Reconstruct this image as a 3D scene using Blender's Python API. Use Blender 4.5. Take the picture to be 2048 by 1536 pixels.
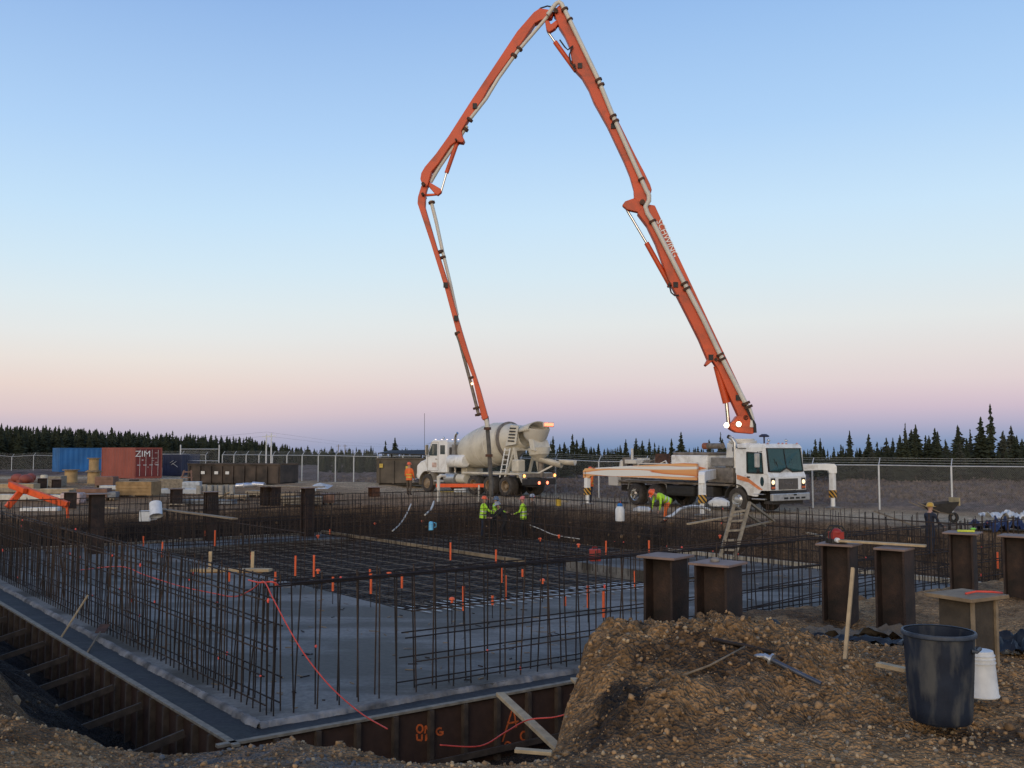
import bpy, bmesh, math, random
import numpy as np
from mathutils import Vector, Matrix, noise as mnoise
R = math.radians
random.seed(11)
scene = bpy.context.scene
for o in list(bpy.data.objects): bpy.data.objects.remove(o)
COL = scene.collection
def lin(r, g, b):
    f = lambda c: ((c/255+.055)/1.055)**2.4 if c > 10 else c/255/12.92
    return (f(r), f(g), f(b), 1)

# ------------------------------------------------------------ camera
F, CX, CY, CZ, HOR = 1940.0, 1024.0, 768.0, 2.75, 897.0      # photo scale: focal length and horizon row in pixels
PITCH = math.atan((HOR-CY)/F)
cam = bpy.data.cameras.new('camera'); cam.sensor_width = 36; cam.lens = 36*F/2048; cam.clip_end = 4000; cam.clip_start = .1
camo = bpy.data.objects.new('camera', cam); COL.objects.link(camo)
camo.location = (0, 0, CZ); camo.rotation_euler = (R(90)+PITCH, 0, 0)
scene.camera = camo

# ------------------------------------------------------------ sky: dusk, the sun just set behind the camera
SUN_AZ = R(196)      # compass direction of the glow, clockwise from +Y
SUN_EL = R(4)
world = bpy.data.worlds.new('World'); scene.world = world; world.use_nodes = True
nt = world.node_tree; N = nt.nodes; L = nt.links
for n in list(N): N.remove(n)
out = N.new('ShaderNodeOutputWorld')
sky = N.new('ShaderNodeTexSky'); sky.sky_type = 'NISHITA'; sky.sun_disc = False
sky.sun_elevation = SUN_EL; sky.sun_rotation = SUN_AZ; sky.dust_density = 1.5; sky.air_density = 1.2
bgn = N.new('ShaderNodeBackground'); bgn.inputs[1].default_value = .012
L.new(sky.outputs[0], bgn.inputs[0])
tc = N.new('ShaderNodeTexCoord'); sep = N.new('ShaderNodeSeparateXYZ'); L.new(tc.outputs['Generated'], sep.inputs[0])
def ramp(stops):
    r = N.new('ShaderNodeValToRGB'); r.color_ramp.interpolation = 'EASE' if False else 'LINEAR'
    el = r.color_ramp.elements
    while len(el) > 1: el.remove(el[-1])
    for i, (p, c) in enumerate(stops):
        e = el[0] if i == 0 else el.new(p)
        e.position = p; e.color = lin(*c)
    L.new(sep.outputs['Z'], r.inputs[0]); return r
# twilight arch opposite the sun: earth shadow, pink belt, pale band, blue
rA = ramp([(0, (120,146,184)), (.0088, (138,156,190)), (.024, (174,172,198)), (.04, (202,186,203)), (.053, (213,196,206)), (.066, (220,206,210)), (.091, (223,216,217)),
           (.126, (223,227,229)), (.176, (211,229,240)), (.234, (198,225,247)), (.316, (173,208,245)), (.42, (150,189,236)), (.55, (126,167,222)), (.75, (98,134,192)), (1, (78,110,170))])
# a quarter turn away the belt is gone
rB = ramp([(0, (168,167,192)), (.019, (194,184,200)), (.0345, (216,197,201)), (.06, (229,211,206)), (.086, (230,223,219)), (.111, (226,229,230)), (.141, (219,231,237)), (.176, (208,229,243)),
           (.225, (194,223,247)), (.297, (174,208,245)), (.42, (143,180,230)), (.55, (122,160,216)), (.75, (98,134,192)), (1, (78,110,170))])
# the afterglow
rC = ramp([(0, (252,214,160)), (.05, (255,224,178)), (.12, (250,228,196)), (.25, (226,226,224)), (.45, (176,200,232)), (.7, (110,146,200)), (1, (78,110,170))])
dot = N.new('ShaderNodeVectorMath'); dot.operation = 'DOT_PRODUCT'
L.new(tc.outputs['Generated'], dot.inputs[0]); dot.inputs[1].default_value = (math.sin(SUN_AZ+math.pi+R(8)), math.cos(SUN_AZ+math.pi+R(8)), 0)
m1 = N.new('ShaderNodeMapRange'); m1.interpolation_type = 'SMOOTHSTEP'; m1.inputs[1].default_value = .70; m1.inputs[2].default_value = .985
m2 = N.new('ShaderNodeMapRange'); m2.interpolation_type = 'SMOOTHSTEP'; m2.inputs[1].default_value = .5; m2.inputs[2].default_value = -.9
L.new(dot.outputs['Value'], m1.inputs[0]); L.new(dot.outputs['Value'], m2.inputs[0])
x1 = N.new('ShaderNodeMix'); x1.data_type = 'RGBA'; x2 = N.new('ShaderNodeMix'); x2.data_type = 'RGBA'
L.new(m1.outputs[0], x1.inputs[0]); L.new(rB.outputs[0], x1.inputs[6]); L.new(rA.outputs[0], x1.inputs[7])
L.new(m2.outputs[0], x2.inputs[0]); L.new(x1.outputs[2], x2.inputs[6]); L.new(rC.outputs[0], x2.inputs[7])
bgr = N.new('ShaderNodeBackground'); bgr.inputs[1].default_value = 1.0
L.new(x2.outputs[2], bgr.inputs[0])
addw = N.new('ShaderNodeAddShader'); L.new(bgn.outputs[0], addw.inputs[0]); L.new(bgr.outputs[0], addw.inputs[1]); L.new(addw.outputs[0], out.inputs[0])
sun = bpy.data.lights.new('sun', 'SUN'); sun.energy = 1.5; sun.angle = R(50); sun.color = (1, .86, .68)
suno = bpy.data.objects.new('sun', sun); COL.objects.link(suno)
sd = Vector((math.sin(SUN_AZ)*math.cos(R(12)), math.cos(SUN_AZ)*math.cos(R(12)), math.sin(R(12))))
suno.rotation_euler = sd.to_track_quat('Z', 'Y').to_euler(); suno.location = (0, -20, 30)
vs = scene.view_settings; vs.view_transform = 'Standard'; vs.look = 'None'; vs.exposure = 0; vs.gamma = 1; vs.use_curve_mapping = False

# ------------------------------------------------------------ helpers
def ray(px, py):
    a, b = (px-CX)/F, (CY-py)/F
    return Vector((a, math.cos(PITCH)-b*math.sin(PITCH), math.sin(PITCH)+b*math.cos(PITCH)))
def at(px, py, Y):
    d = ray(px, py); t = Y/d.y
    return Vector((d.x*t, Y, CZ+d.z*t))
def gp(px, py, z):
    d = ray(px, py); t = (z-CZ)/d.z
    return Vector((d.x*t, d.y*t, z))
UD = Vector((-math.sin(R(38.3)), math.cos(R(38.3)), 0)); VD = Vector((math.cos(R(35.8)), math.sin(R(35.8)), 0))
ZS = -1.1                                                   # top of the concrete slab
C0 = Vector((-3.55, 13.92, 0))
def S(u, v, z=ZS): p = C0+UD*u+VD*v; return Vector((p.x, p.y, z))

_mats = {}
def mat(name, col, rough=.7, metal=0, var=.25, scale=6, bump=0, bscale=None, col2=None, emit=None, spec=.5, coords='Object', detail=4, dirt=None):
    if name in _mats: return _mats[name]
    m = bpy.data.materials.new(name); m.use_nodes = True; t = m.node_tree; n = t.nodes; l = t.links
    b = n['Principled BSDF']; b.inputs['Roughness'].default_value = rough; b.inputs['Metallic'].default_value = metal
    b.inputs['Specular IOR Level'].default_value = spec
    c = n.new('ShaderNodeTexCoord'); nz = n.new('ShaderNodeTexNoise'); nz.inputs['Scale'].default_value = scale; nz.inputs['Detail'].default_value = detail
    l.new(c.outputs[coords], nz.inputs['Vector'])
    mr = n.new('ShaderNodeMapRange'); mr.inputs[1].default_value = .3; mr.inputs[2].default_value = .7
    l.new(nz.outputs[0], mr.inputs[0])
    mx = n.new('ShaderNodeMix'); mx.data_type = 'RGBA'
    l.new(mr.outputs[0], mx.inputs[0])
    a = tuple(x*(1-var) for x in col[:3])+(1,)
    z = col2 if col2 else tuple(min(1, x*(1+var)) for x in col[:3])
    mx.inputs[6].default_value = a; mx.inputs[7].default_value = tuple(z[:3])+(1,)
    colsock = mx.outputs[2]
    if dirt:                                            # splashes and smears: colour, scale, amount
        dn = n.new('ShaderNodeTexNoise'); dn.inputs['Scale'].default_value = dirt[1]; dn.inputs['Detail'].default_value = 9; dn.inputs['Roughness'].default_value = .7; dn.inputs['Distortion'].default_value = .6
        l.new(c.outputs[coords], dn.inputs['Vector']); dr = n.new('ShaderNodeMapRange'); dr.inputs[1].default_value = .50; dr.inputs[2].default_value = .68; dr.inputs[4].default_value = dirt[2]; l.new(dn.outputs[0], dr.inputs[0])
        dx = n.new('ShaderNodeMix'); dx.data_type = 'RGBA'; l.new(dr.outputs[0], dx.inputs[0]); l.new(colsock, dx.inputs[6]); dx.inputs[7].default_value = tuple(dirt[0])+(1,); colsock = dx.outputs[2]
    l.new(colsock, b.inputs['Base Color'])
    if bump:
        bp = n.new('ShaderNodeBump'); bp.inputs['Strength'].default_value = bump; bp.inputs['Distance'].default_value = .02
        nb = n.new('ShaderNodeTexNoise'); nb.inputs['Scale'].default_value = bscale or scale*6; nb.inputs['Detail'].default_value = 5
        l.new(c.outputs[coords], nb.inputs['Vector']); l.new(nb.outputs[0], bp.inputs['Height']); l.new(bp.outputs[0], b.inputs['Normal'])
    if emit:
        b.inputs['Emission Color'].default_value = emit[0]+(1,); b.inputs['Emission Strength'].default_value = emit[1]
    _mats[name] = m; return m

class MB:
    def __init__(s): s.v = []; s.f = []; s.m = []
    def add(s, vs, fs, mi=0):
        o = len(s.v); s.v += [Vector(p) for p in vs]; s.f += [tuple(i+o for i in f) for f in fs]; s.m += [mi]*len(fs); return s
    def box(s, x0, x1, y0, y1, z0, z1, mi=0, M=None):
        vs = [Vector((x, y, z)) for x in (x0, x1) for y in (y0, y1) for z in (z0, z1)]
        if M: vs = [M @ p for p in vs]
        return s.add(vs, [(0,1,3,2), (4,6,7,5), (0,4,5,1), (2,3,7,6), (0,2,6,4), (1,5,7,3)], mi)
    def beam(s, p0, p1, w, h, up=(0,0,1), mi=0, w1=None, h1=None):
        p0, p1 = Vector(p0), Vector(p1); d = (p1-p0).normalized(); up = Vector(up)
        if abs(d.dot(up)) > .98: up = Vector((1,0,0)) if abs(d.x) < .9 else Vector((0,1,0))
        a = d.cross(up).normalized(); b = a.cross(d).normalized(); w1 = w if w1 is None else w1; h1 = h if h1 is None else h1
        vs = [p0+a*(i*w/2)+b*(j*h/2) for i, j in ((-1,-1),(1,-1),(1,1),(-1,1))]+[p1+a*(i*w1/2)+b*(j*h1/2) for i, j in ((-1,-1),(1,-1),(1,1),(-1,1))]
        return s.add(vs, [(0,3,2,1), (4,5,6,7), (0,1,5,4), (1,2,6,5), (2,3,7,6), (3,0,4,7)], mi)
    def tube(s, pts, r, n=8, mi=0, cap=True):
        pts = [Vector(p) for p in pts]; k = len(pts); rs = r if isinstance(r, (list, tuple)) else [r]*k
        t0 = (pts[1]-pts[0]).normalized(); a = t0.orthogonal().normalized(); vs = []
        for i in range(k):
            t = (pts[min(i+1, k-1)]-pts[max(i-1, 0)]).normalized()
            a = (a-t*a.dot(t)).normalized(); b = t.cross(a)
            vs += [pts[i]+(a*math.cos(2*math.pi*j/n)+b*math.sin(2*math.pi*j/n))*rs[i] for j in range(n)]
        fs = [(i*n+j, i*n+(j+1) % n, (i+1)*n+(j+1) % n, (i+1)*n+j) for i in range(k-1) for j in range(n)]
        if cap: fs += [tuple(range(n-1, -1, -1)), tuple((k-1)*n+j for j in range(n))]
        return s.add(vs, fs, mi)
    def lathe(s, prof, p0, ax, n=20, mi=0, cap=False):          # prof: (radius, distance along the axis)
        p0 = Vector(p0); ax = Vector(ax).normalized(); a = ax.orthogonal().normalized(); b = ax.cross(a); vs = []
        for r, h in prof: vs += [p0+ax*h+(a*math.cos(2*math.pi*j/n)+b*math.sin(2*math.pi*j/n))*max(r, 1e-4) for j in range(n)]
        k = len(prof)
        fs = [(i*n+j, i*n+(j+1) % n, (i+1)*n+(j+1) % n, (i+1)*n+j) for i in range(k-1) for j in range(n)]
        if cap: fs += [tuple(range(n-1, -1, -1)), tuple((k-1)*n+j for j in range(n))]
        return s.add(vs, fs, mi)
    def prism(s, poly, ext, mi=0):
        poly = [Vector(p) for p in poly]; ext = Vector(ext); n = len(poly)
        fs = [tuple(range(n-1, -1, -1)), tuple(range(n, 2*n))]+[(i, (i+1) % n, n+(i+1) % n, n+i) for i in range(n)]
        return s.add(poly+[p+ext for p in poly], fs, mi)
    def ball(s, c, r, nu=12, nv=8, mi=0, z0=-1.0):
        c = Vector(c); r = r if isinstance(r, (list, tuple)) else (r, r, r); vs = []; fs = []
        lo = math.asin(z0)
        for i in range(nv+1):
            t = lo+(math.pi/2-lo)*i/nv
            for j in range(nu): p = 2*math.pi*j/nu; vs.append(c+Vector((r[0]*math.cos(t)*math.cos(p), r[1]*math.cos(t)*math.sin(p), r[2]*math.sin(t))))
        for i in range(nv):
            for j in range(nu): fs.append((i*nu+j, i*nu+(j+1) % nu, (i+1)*nu+(j+1) % nu, (i+1)*nu+j))
        return s.add(vs, fs, mi)
    def mesh(s, name, mats, smooth=False):
        me = bpy.data.meshes.new(name); me.from_pydata([tuple(p) for p in s.v], [], s.f)
        for m in (mats if isinstance(mats, (list, tuple)) else [mats]): me.materials.append(m)
        me.polygons.foreach_set('material_index', s.m)
        bm = bmesh.new(); bm.from_mesh(me); bmesh.ops.recalc_face_normals(bm, faces=bm.faces); bm.to_mesh(me); bm.free()
        if smooth:
            me.polygons.foreach_set('use_smooth', [True]*len(me.polygons))
            if smooth is not True: me.set_sharp_from_angle(angle=R(smooth))
        me.update(); return me
def link(name, data, parent=None, M=None):
    o = bpy.data.objects.new(name, data); COL.objects.link(o)
    if parent: o.parent = parent
    if M is not None: o.matrix_local = M
    return o
MW = {}
def thing(name, label, cat, loc=(0,0,0), rz=0, group=None):
    o = link(name, None); o.empty_display_size = .2; o.location = loc; o.rotation_euler = (0, 0, rz)
    o['label'] = label; o['category'] = cat
    if group: o['group'] = group
    MW[o] = Matrix.Translation(Vector(loc)) @ Matrix.Rotation(rz, 4, 'Z')
    return o
def part(name, mb, m, parent, smooth=False, bevel=0, W=False, label=None, kind=None):
    if W:
        p = parent
        while p not in MW: p = p.parent
        I = MW[p].inverted(); mb.v = [I @ q for q in mb.v]
    o = link(name, mb.mesh(name, m, smooth), parent)
    if bevel:
        md = o.modifiers.new('bevel', 'BEVEL'); md.width = bevel; md.segments = 2; md.limit_method = 'ANGLE'; md.angle_limit = R(40)
    if label: o['label'] = label
    if kind: o['kind'] = kind
    return o
def solo(name, mb, m, label, cat, loc=(0,0,0), rz=0, group=None, smooth=False, bevel=0):
    o = part(name, mb, m, None, smooth, bevel); o.location = loc; o.rotation_euler = (0, 0, rz)
    o['label'] = label; o['category'] = cat
    if group: o['group'] = group
    return o
def kind(o, k, label=None):
    o['kind'] = k
    if label: o['label'] = label
    return o
def text_mesh(body, size, depth=.004):
    c = bpy.data.curves.new('lettering', 'FONT'); c.body = body; c.size = size; c.extrude = depth; c.align_x = 'CENTER'; c.align_y = 'CENTER'; c.resolution_u = 2
    o = bpy.data.objects.new('lettering', c); COL.objects.link(o)
    me = bpy.data.meshes.new_from_object(o.evaluated_get(bpy.context.evaluated_depsgraph_get()))
    bpy.data.objects.remove(o); bpy.data.curves.remove(c); return me
def lettering(body, size, m, parent, pos, xdir, zdir, name='lettering', sx=1):
    me = text_mesh(body, size); me.materials.clear(); me.materials.append(m)
    x = Vector(xdir).normalized(); y = Vector(zdir).normalized(); z = x.cross(y)
    M = Matrix(((x.x, y.x, z.x, pos[0]), (x.y, y.y, z.y, pos[1]), (x.z, y.z, z.z, pos[2]), (0,0,0,1))) @ Matrix.Diagonal((sx, 1, 1, 1))
    o = link(name, me, parent); o.matrix_local = M; return o

# ------------------------------------------------------------ materials
M_white = mat('white_paint', (.80,.79,.75), .42, 0, .08, 2.5, dirt=((.34,.28,.20), 1.3, .6))
M_cream = mat('drum_paint', (.62,.57,.46), .5, 0, .10, 1.6, dirt=((.30,.25,.18), .9, .55))
M_orange = mat('orange_paint', (.60,.075,.014), .5, 0, .14, .5, dirt=((.20,.050,.022), .8, .7))
M_safety = mat('safety_orange', (.80,.10,.015), .6, 0, .15, 5)
M_pipe = mat('pipe_paint', (.62,.58,.50), .5, 0, .10, .8, dirt=((.40,.35,.29), .5, .3))
M_black = mat('black_rubber', (.022,.021,.02), .75, 0, .3, 9)
M_dark = mat('dark_chassis', (.035,.031,.028), .7, 0, .4, 5)
M_dirtysteel = mat('dirty_steel', (.20,.17,.14), .65, .2, .35, 5)
M_chrome = mat('chrome', (.62,.62,.62), .18, 1, .08, 8)
M_alu = mat('aluminium', (.50,.50,.49), .38, .7, .15, 6)
M_rust = mat('rusty_steel', (.085,.045,.030), .8, .1, .5, 5, .25, 60, col2=(.14,.062,.034))
M_pile = mat('pile_steel', (.016,.013,.012), .72, .2, .4, 3, .25, 50, col2=(.050,.028,.021), dirt=((.085,.045,.028), 3.0, .5))
M_plate = mat('plate_steel', (.22,.15,.12), .7, .1, .25, 4, .1, 50)
M_rebar = mat('rebar_steel', (.014,.012,.011), .75, .15, .4, 14, col2=(.034,.021,.016))
M_rebar2 = mat('rusted_rebar', (.034,.023,.017), .8, .1, .4, 14, col2=(.075,.044,.026))
M_wood = mat('weathered_timber', (.22,.165,.105), .85, 0, .3, 8, .2, 40)
M_newwood = mat('fresh_timber', (.42,.31,.18), .8, 0, .22, 8, .15, 40)
M_greywood = mat('grey_timber', (.25,.21,.155), .85, 0, .3, 8, .2, 40)
M_ply = mat('form_plywood', (.060,.030,.018), .7, 0, .4, 3, .1, 30)
M_glass = mat('dark_glass', (.03,.055,.06), .06, 0, .1, 3, spec=.8)
M_skin = mat('skin', (.42,.25,.18), .6, 0, .08, 10)
M_blueplastic = mat('navy_plastic', (.014,.022,.045), .55, 0, .35, 9, .08, 60, col2=(.045,.060,.085))
M_whiteplastic = mat('white_plastic', (.66,.66,.64), .45, 0, .1, 9)
M_cable = mat('red_orange_cable', (.62,.065,.04), .5, 0, .15, 12)
M_galv = mat('galvanised_steel', (.55,.56,.56), .5, .3, .12, 5)
M_capo = mat('orange_plastic_cap', (.82,.13,.035), .5, 0, .15, 12)
def lamp(name, c, s): return mat(name, c, .4, 0, .02, 3, emit=(c, s))
M_headlamp = lamp('lit_headlamp', (1, .72, .42), 1.5)
M_worklamp = lamp('lit_worklamp', (1, .84, .58), 6)
M_amber = lamp('lit_amber_lamp', (1, .42, .12), 2.6)
M_tail = lamp('lit_red_lamp', (1, .20, .10), 3.0)
def glass_mat(name, tint, rough=.05):
    m = bpy.data.materials.new(name); m.use_nodes = True; t = m.node_tree; n = t.nodes; l = t.links
    b = n['Principled BSDF']; o = n['Material Output']
    b.inputs['Base Color'].default_value = tint+(1,); b.inputs['Roughness'].default_value = rough
    tr = n.new('ShaderNodeBsdfTransparent'); tr.inputs[0].default_value = tuple(min(1, x*4+.35) for x in tint)+(1,)
    lw = n.new('ShaderNodeTexNoise'); lw.inputs['Scale'].default_value = 2.5
    mr = n.new('ShaderNodeMapRange'); mr.inputs[3].default_value = .46; mr.inputs[4].default_value = .66; l.new(lw.outputs[0], mr.inputs[0])
    mx = n.new('ShaderNodeMixShader'); l.new(mr.outputs[0], mx.inputs[0]); l.new(tr.outputs[0], mx.inputs[1]); l.new(b.outputs[0], mx.inputs[2]); l.new(mx.outputs[0], o.inputs[0])
    return m
M_tint = glass_mat('tinted_windscreen', (.045,.11,.115))
# ------------------------------------------------------------ ground: one sheet with the excavation in it
rng = np.random.default_rng(5)
_T = rng.random((9, 256, 256))
def vn(x, y, f, k):
    x = x*f+37.3*k; y = y*f+91.7*k
    xi = np.floor(x).astype(int); yi = np.floor(y).astype(int); fx = x-xi; fy = y-yi
    fx = fx*fx*(3-2*fx); fy = fy*fy*(3-2*fy); t = _T[k % 9]
    g = lambda a, b: t[(xi+a) & 255, (yi+b) & 255]
    return (g(0,0)*(1-fx)+g(1,0)*fx)*(1-fy)+(g(0,1)*(1-fx)+g(1,1)*fx)*fy-.5
def sst(a, b, x): t = np.clip((x-a)/(b-a), 0, 1); return t*t*(3-2*t)
EXC = [S(30, -3.6), S(-.4, -3.6), (-5.2,10.0), (-3.1,9.15), (-1.5,8.85), (.05,8.35), (.42,8.7), (.62,9.6), (.9,10.6), (1.15,11.9)] + [S(-3.4, 4.5), S(-3.4, 26.3), S(9, 26.3), S(12, 24), S(23, 24), S(30, 17.5)]
EXC = [(p[0], p[1]) for p in EXC]
def exc_sd(x, y):                                    # positive inside the excavation
    d = np.full(x.shape, 1e9); ins = np.zeros(x.shape, bool); n = len(EXC)
    for i in range(n):
        (ax, ay), (bx, by) = EXC[i], EXC[(i+1) % n]
        ex, ey = bx-ax, by-ay; t = np.clip(((x-ax)*ex+(y-ay)*ey)/(ex*ex+ey*ey), 0, 1)
        d = np.minimum(d, np.hypot(x-ax-t*ex, y-ay-t*ey))
        c = ((ay > y) != (by > y)) & (x < (bx-ax)*(y-ay)/((by-ay) if abs(by-ay) > 1e-9 else 1e-9)+ax); ins ^= c
    return np.where(ins, d, -d)
def gauss(x, y, cx, cy, sx, sy): return np.exp(-((x-cx)/sx)**2-((y-cy)/sy)**2)
FENCE = [(30,33), (21.2,39.8), (14.0,45.4), (2.5,56), (-11.3,69.5), (-26.8,90)]
def fence_side(x, y):                                # > 0 beyond the fence
    fx = np.array([p[0] for p in FENCE][::-1]); fy = np.array([p[1] for p in FENCE][::-1])
    return y-np.interp(x, fx, fy)
def height(x, y, fine=True):
    x = np.asarray(x, float); y = np.asarray(y, float)
    near = 1-sst(14, 30, y)
    P = near*(.30+.06*np.sin(x*.7))
    lipz = np.interp(x, [-7, -4.6, -3.6, -2.7, -2.0, -1.2, -.3, .6, 1.4], [.20, .10, -.06, -.02, .14, .12, .04, .10, .3])
    k = sst(7.6, 8.5, y)*sst(1.3, .4, x)*near
    P = P*(1-k)+lipz*k
    # the clay mound by the corner and the ridge behind the drum
    yr = 10.35+.10*(x-1.2)
    front = np.where(y < yr, 1.55, .95)
    P += .62*np.exp(-((y-yr)/front)**2)*sst(.15, 1.0, x)*(1-.62*sst(2.1, 3.9, x))*(1-.5*sst(4.5, 8, x))*near
    P += .16*gauss(x, y, 1.5, 8.6, .6, .6)
    P -= .0095*np.clip(y-92, 0, None)
    P += .20*sst(47, 53, y)*sst(6, 0, x)*(1-sst(90, 140, y))
    bd = sst(0, 4, fence_side(x, y))
    P += bd*(.30*vn(x, y, .5, 1)+.25*vn(x, y, 1.3, 2)+.10)*(y > 20)
    P += .35*gauss(x, y, -9.5, 62, 4.5, 3)+.25*gauss(x, y, -14, 60, 5, 3)
    P += .55*gauss(x, y, 8.6, 33.2, 2.3, 1.3)*1.0+.25*gauss(x, y, 11.2, 30.2, 2.0, 1.2)
    sd = exc_sd(x, y)
    wob = .22*vn(x, y, 1.1, 3)+.12*vn(x, y, 3.1, 4)
    steep = np.where((x > -.1) & (y < 13), .5, 1.6)
    hole = sst(-.12, 1.0, (sd+wob)/steep)
    z = P*(1-hole)+(-2.15+.25*vn(x, y, .6, 5))*hole
    Vv = (x-C0.x)*.811+(y-C0.y)*.585; z += hole*sst(-.9, -2.3, Vv)*sst(2, -2, x)*(.55+.8*np.abs(vn(x, y, 1.1, 6))+.5*np.abs(vn(x, y, 3.2, 3)))
    z += hole*(2.15*gauss(x, y, 9.7, 34.9, 2.0, 1.15)+1.35*gauss(x, y, 12.6, 31.6, 1.8, 1.1))
    clod = sst(.2, 1.2, x)*(1-sst(3.2, 4.6, x))*sst(7.6, 8.6, y)*(1-sst(12, 14, y))
    z += .07*vn(x, y, .9, 6)+.05*vn(x, y, 2.3, 7)
    if fine is not None:
        rough = near*(.55+1.0*clod)+.35+.5*hole
        z += rough*(.055*vn(x, y, 4.2, 8)+.045*vn(x, y, 9.5, 1)+.022*vn(x, y, 19, 2))
        z += clod*(.20*np.abs(vn(x, y, 1.9, 3))+.20*np.abs(vn(x+.3*vn(x, y, 2, 1), y, 4.3, 5))+.15*np.abs(vn(x+.1*vn(x, y, 7, 2), y, 8.5, 7))*(.4+vn(x, y, 1.3, 2)+.5)+.08*np.abs(vn(x, y, 15, 4))-.13)*(1-.55*sst(9.7, 9.2, y)*sst(1.3, 1.8, x))
    return z
def soil_colour(x, y, z):
    n1 = vn(x, y, .35, 4)+.5; n2 = vn(x, y, 1.7, 5)+.5; n3 = vn(x, y, 6, 6)+.5
    def c(a): return np.array(a)[None, None, :]
    ochre, brown, grey, sand, dark_soil, brush, yard = [c(a) for a in ((.345,.200,.090), (.185,.110,.054), (.17,.125,.075), (.50,.38,.245), (.028,.020,.015), (.15,.102,.082), (.29,.175,.090))]
    k = lambda a: np.clip(a, 0, 1)[..., None]
    col = ochre+(brown-ochre)*k(n2*1.5-.35)
    col = col+(grey-col)*k(sst(.45, .75, n1)*sst(9.0, 7.2, y)*.95)
    gz = np.exp(-((x+2.6)/.75)**2-((y-8.5)/.5)**2)+np.exp(-((x+1.3)/.45)**2-((y-7.9)/.35)**2)
    col = col+(c((.105,.105,.105))-col)*k(gz*1.2*(n3+.2))
    col = col+(yard-col)*k(sst(18, 30, y))
    road = np.exp(-(np.abs(fence_side(x, y)+5.5)/5.0)**2)*(y > 22)
    col = col+(sand-col)*k(road*1.3*(.5+.6*n2))
    col = col+(brush*(.7+.7*n3[..., None])-col)*k(sst(.5, 2.5, fence_side(x, y))*(y > 22))
    exc_dark = sst(.25, .9, exc_sd(x, y)+.3*vn(x, y, 1.1, 3)+.45*(y > 24))  # soil colour goes near-black from the excavation rim inwards
    col = col+(dark_soil-col)*k(exc_dark*(.9+.2*n2))
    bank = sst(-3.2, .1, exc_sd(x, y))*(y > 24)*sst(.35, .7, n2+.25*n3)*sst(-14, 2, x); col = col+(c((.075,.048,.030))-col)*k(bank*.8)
    heap = gauss(x, y, 9.7, 34.9, 2.3, 1.4)+gauss(x, y, 12.6, 31.6, 2.2, 1.4); col = col+(c((.15,.092,.05))-col)*k(heap*1.4*(n3+.3))
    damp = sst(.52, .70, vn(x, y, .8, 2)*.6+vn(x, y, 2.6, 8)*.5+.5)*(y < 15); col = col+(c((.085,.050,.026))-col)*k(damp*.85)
    clay = np.exp(-((x-.95)/.6)**2-((y-8.7)/.8)**2)*sst(.45, .62, n3*.5+n2*.5)
    col = col+(c((.030,.022,.016))-col)*k(clay)
    return col*(.72+.55*n3[..., None])
xs = np.concatenate([[-1500,-900,-600,-400,-300,-220,-160,-130,-110,-95,-85,-75,-68], np.arange(-62, -7, .42), np.arange(-7, .3, .05), np.arange(.3, 4.2, .03), np.arange(4.2, 6.9, .05), np.arange(6.9, 13, .11), np.arange(13, 42, .35), [44,47,50,55,60,70,85,110,150,220,300,450,700,1100,1500]])
ys = np.concatenate([[-200,-60,-20,-6,0,2,3.5,4.5,5.2], np.arange(5.8, 7.6, .045), np.arange(7.6, 11.6, .03), np.arange(11.6, 13.6, .05), np.arange(13.6, 20, .11), np.arange(20, 62, .3), np.arange(62, 100, .8), [103,107,112,118,126,136,150,170,200,250,320,420,600,900,1400,2500]])
X, Y = np.meshgrid(xs, ys)
Z = height(X, Y); nx, ny = len(xs), len(ys)
me = bpy.data.meshes.new('ground')
idx = np.arange(nx*ny).reshape(ny, nx)
quads = np.stack([idx[:-1,:-1], idx[:-1,1:], idx[1:,1:], idx[1:,:-1]], -1).reshape(-1, 4)
me.vertices.add(nx*ny); me.vertices.foreach_set('co', np.stack([X, Y, Z], -1).astype(np.float32).ravel())
me.loops.add(quads.size); me.loops.foreach_set('vertex_index', quads.astype(np.int32).ravel())
me.polygons.add(len(quads)); me.polygons.foreach_set('loop_start', np.arange(0, quads.size, 4, dtype=np.int32)); me.polygons.foreach_set('loop_total', np.full(len(quads), 4, np.int32))
me.update(calc_edges=True); me.polygons.foreach_set('use_smooth', np.ones(len(quads), bool))
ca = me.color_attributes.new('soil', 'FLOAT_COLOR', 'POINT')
sc = soil_colour(X, Y, Z); ca.data.foreach_set('color', np.concatenate([sc, np.ones(sc.shape[:2]+(1,))], -1).astype(np.float32).ravel())
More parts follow.
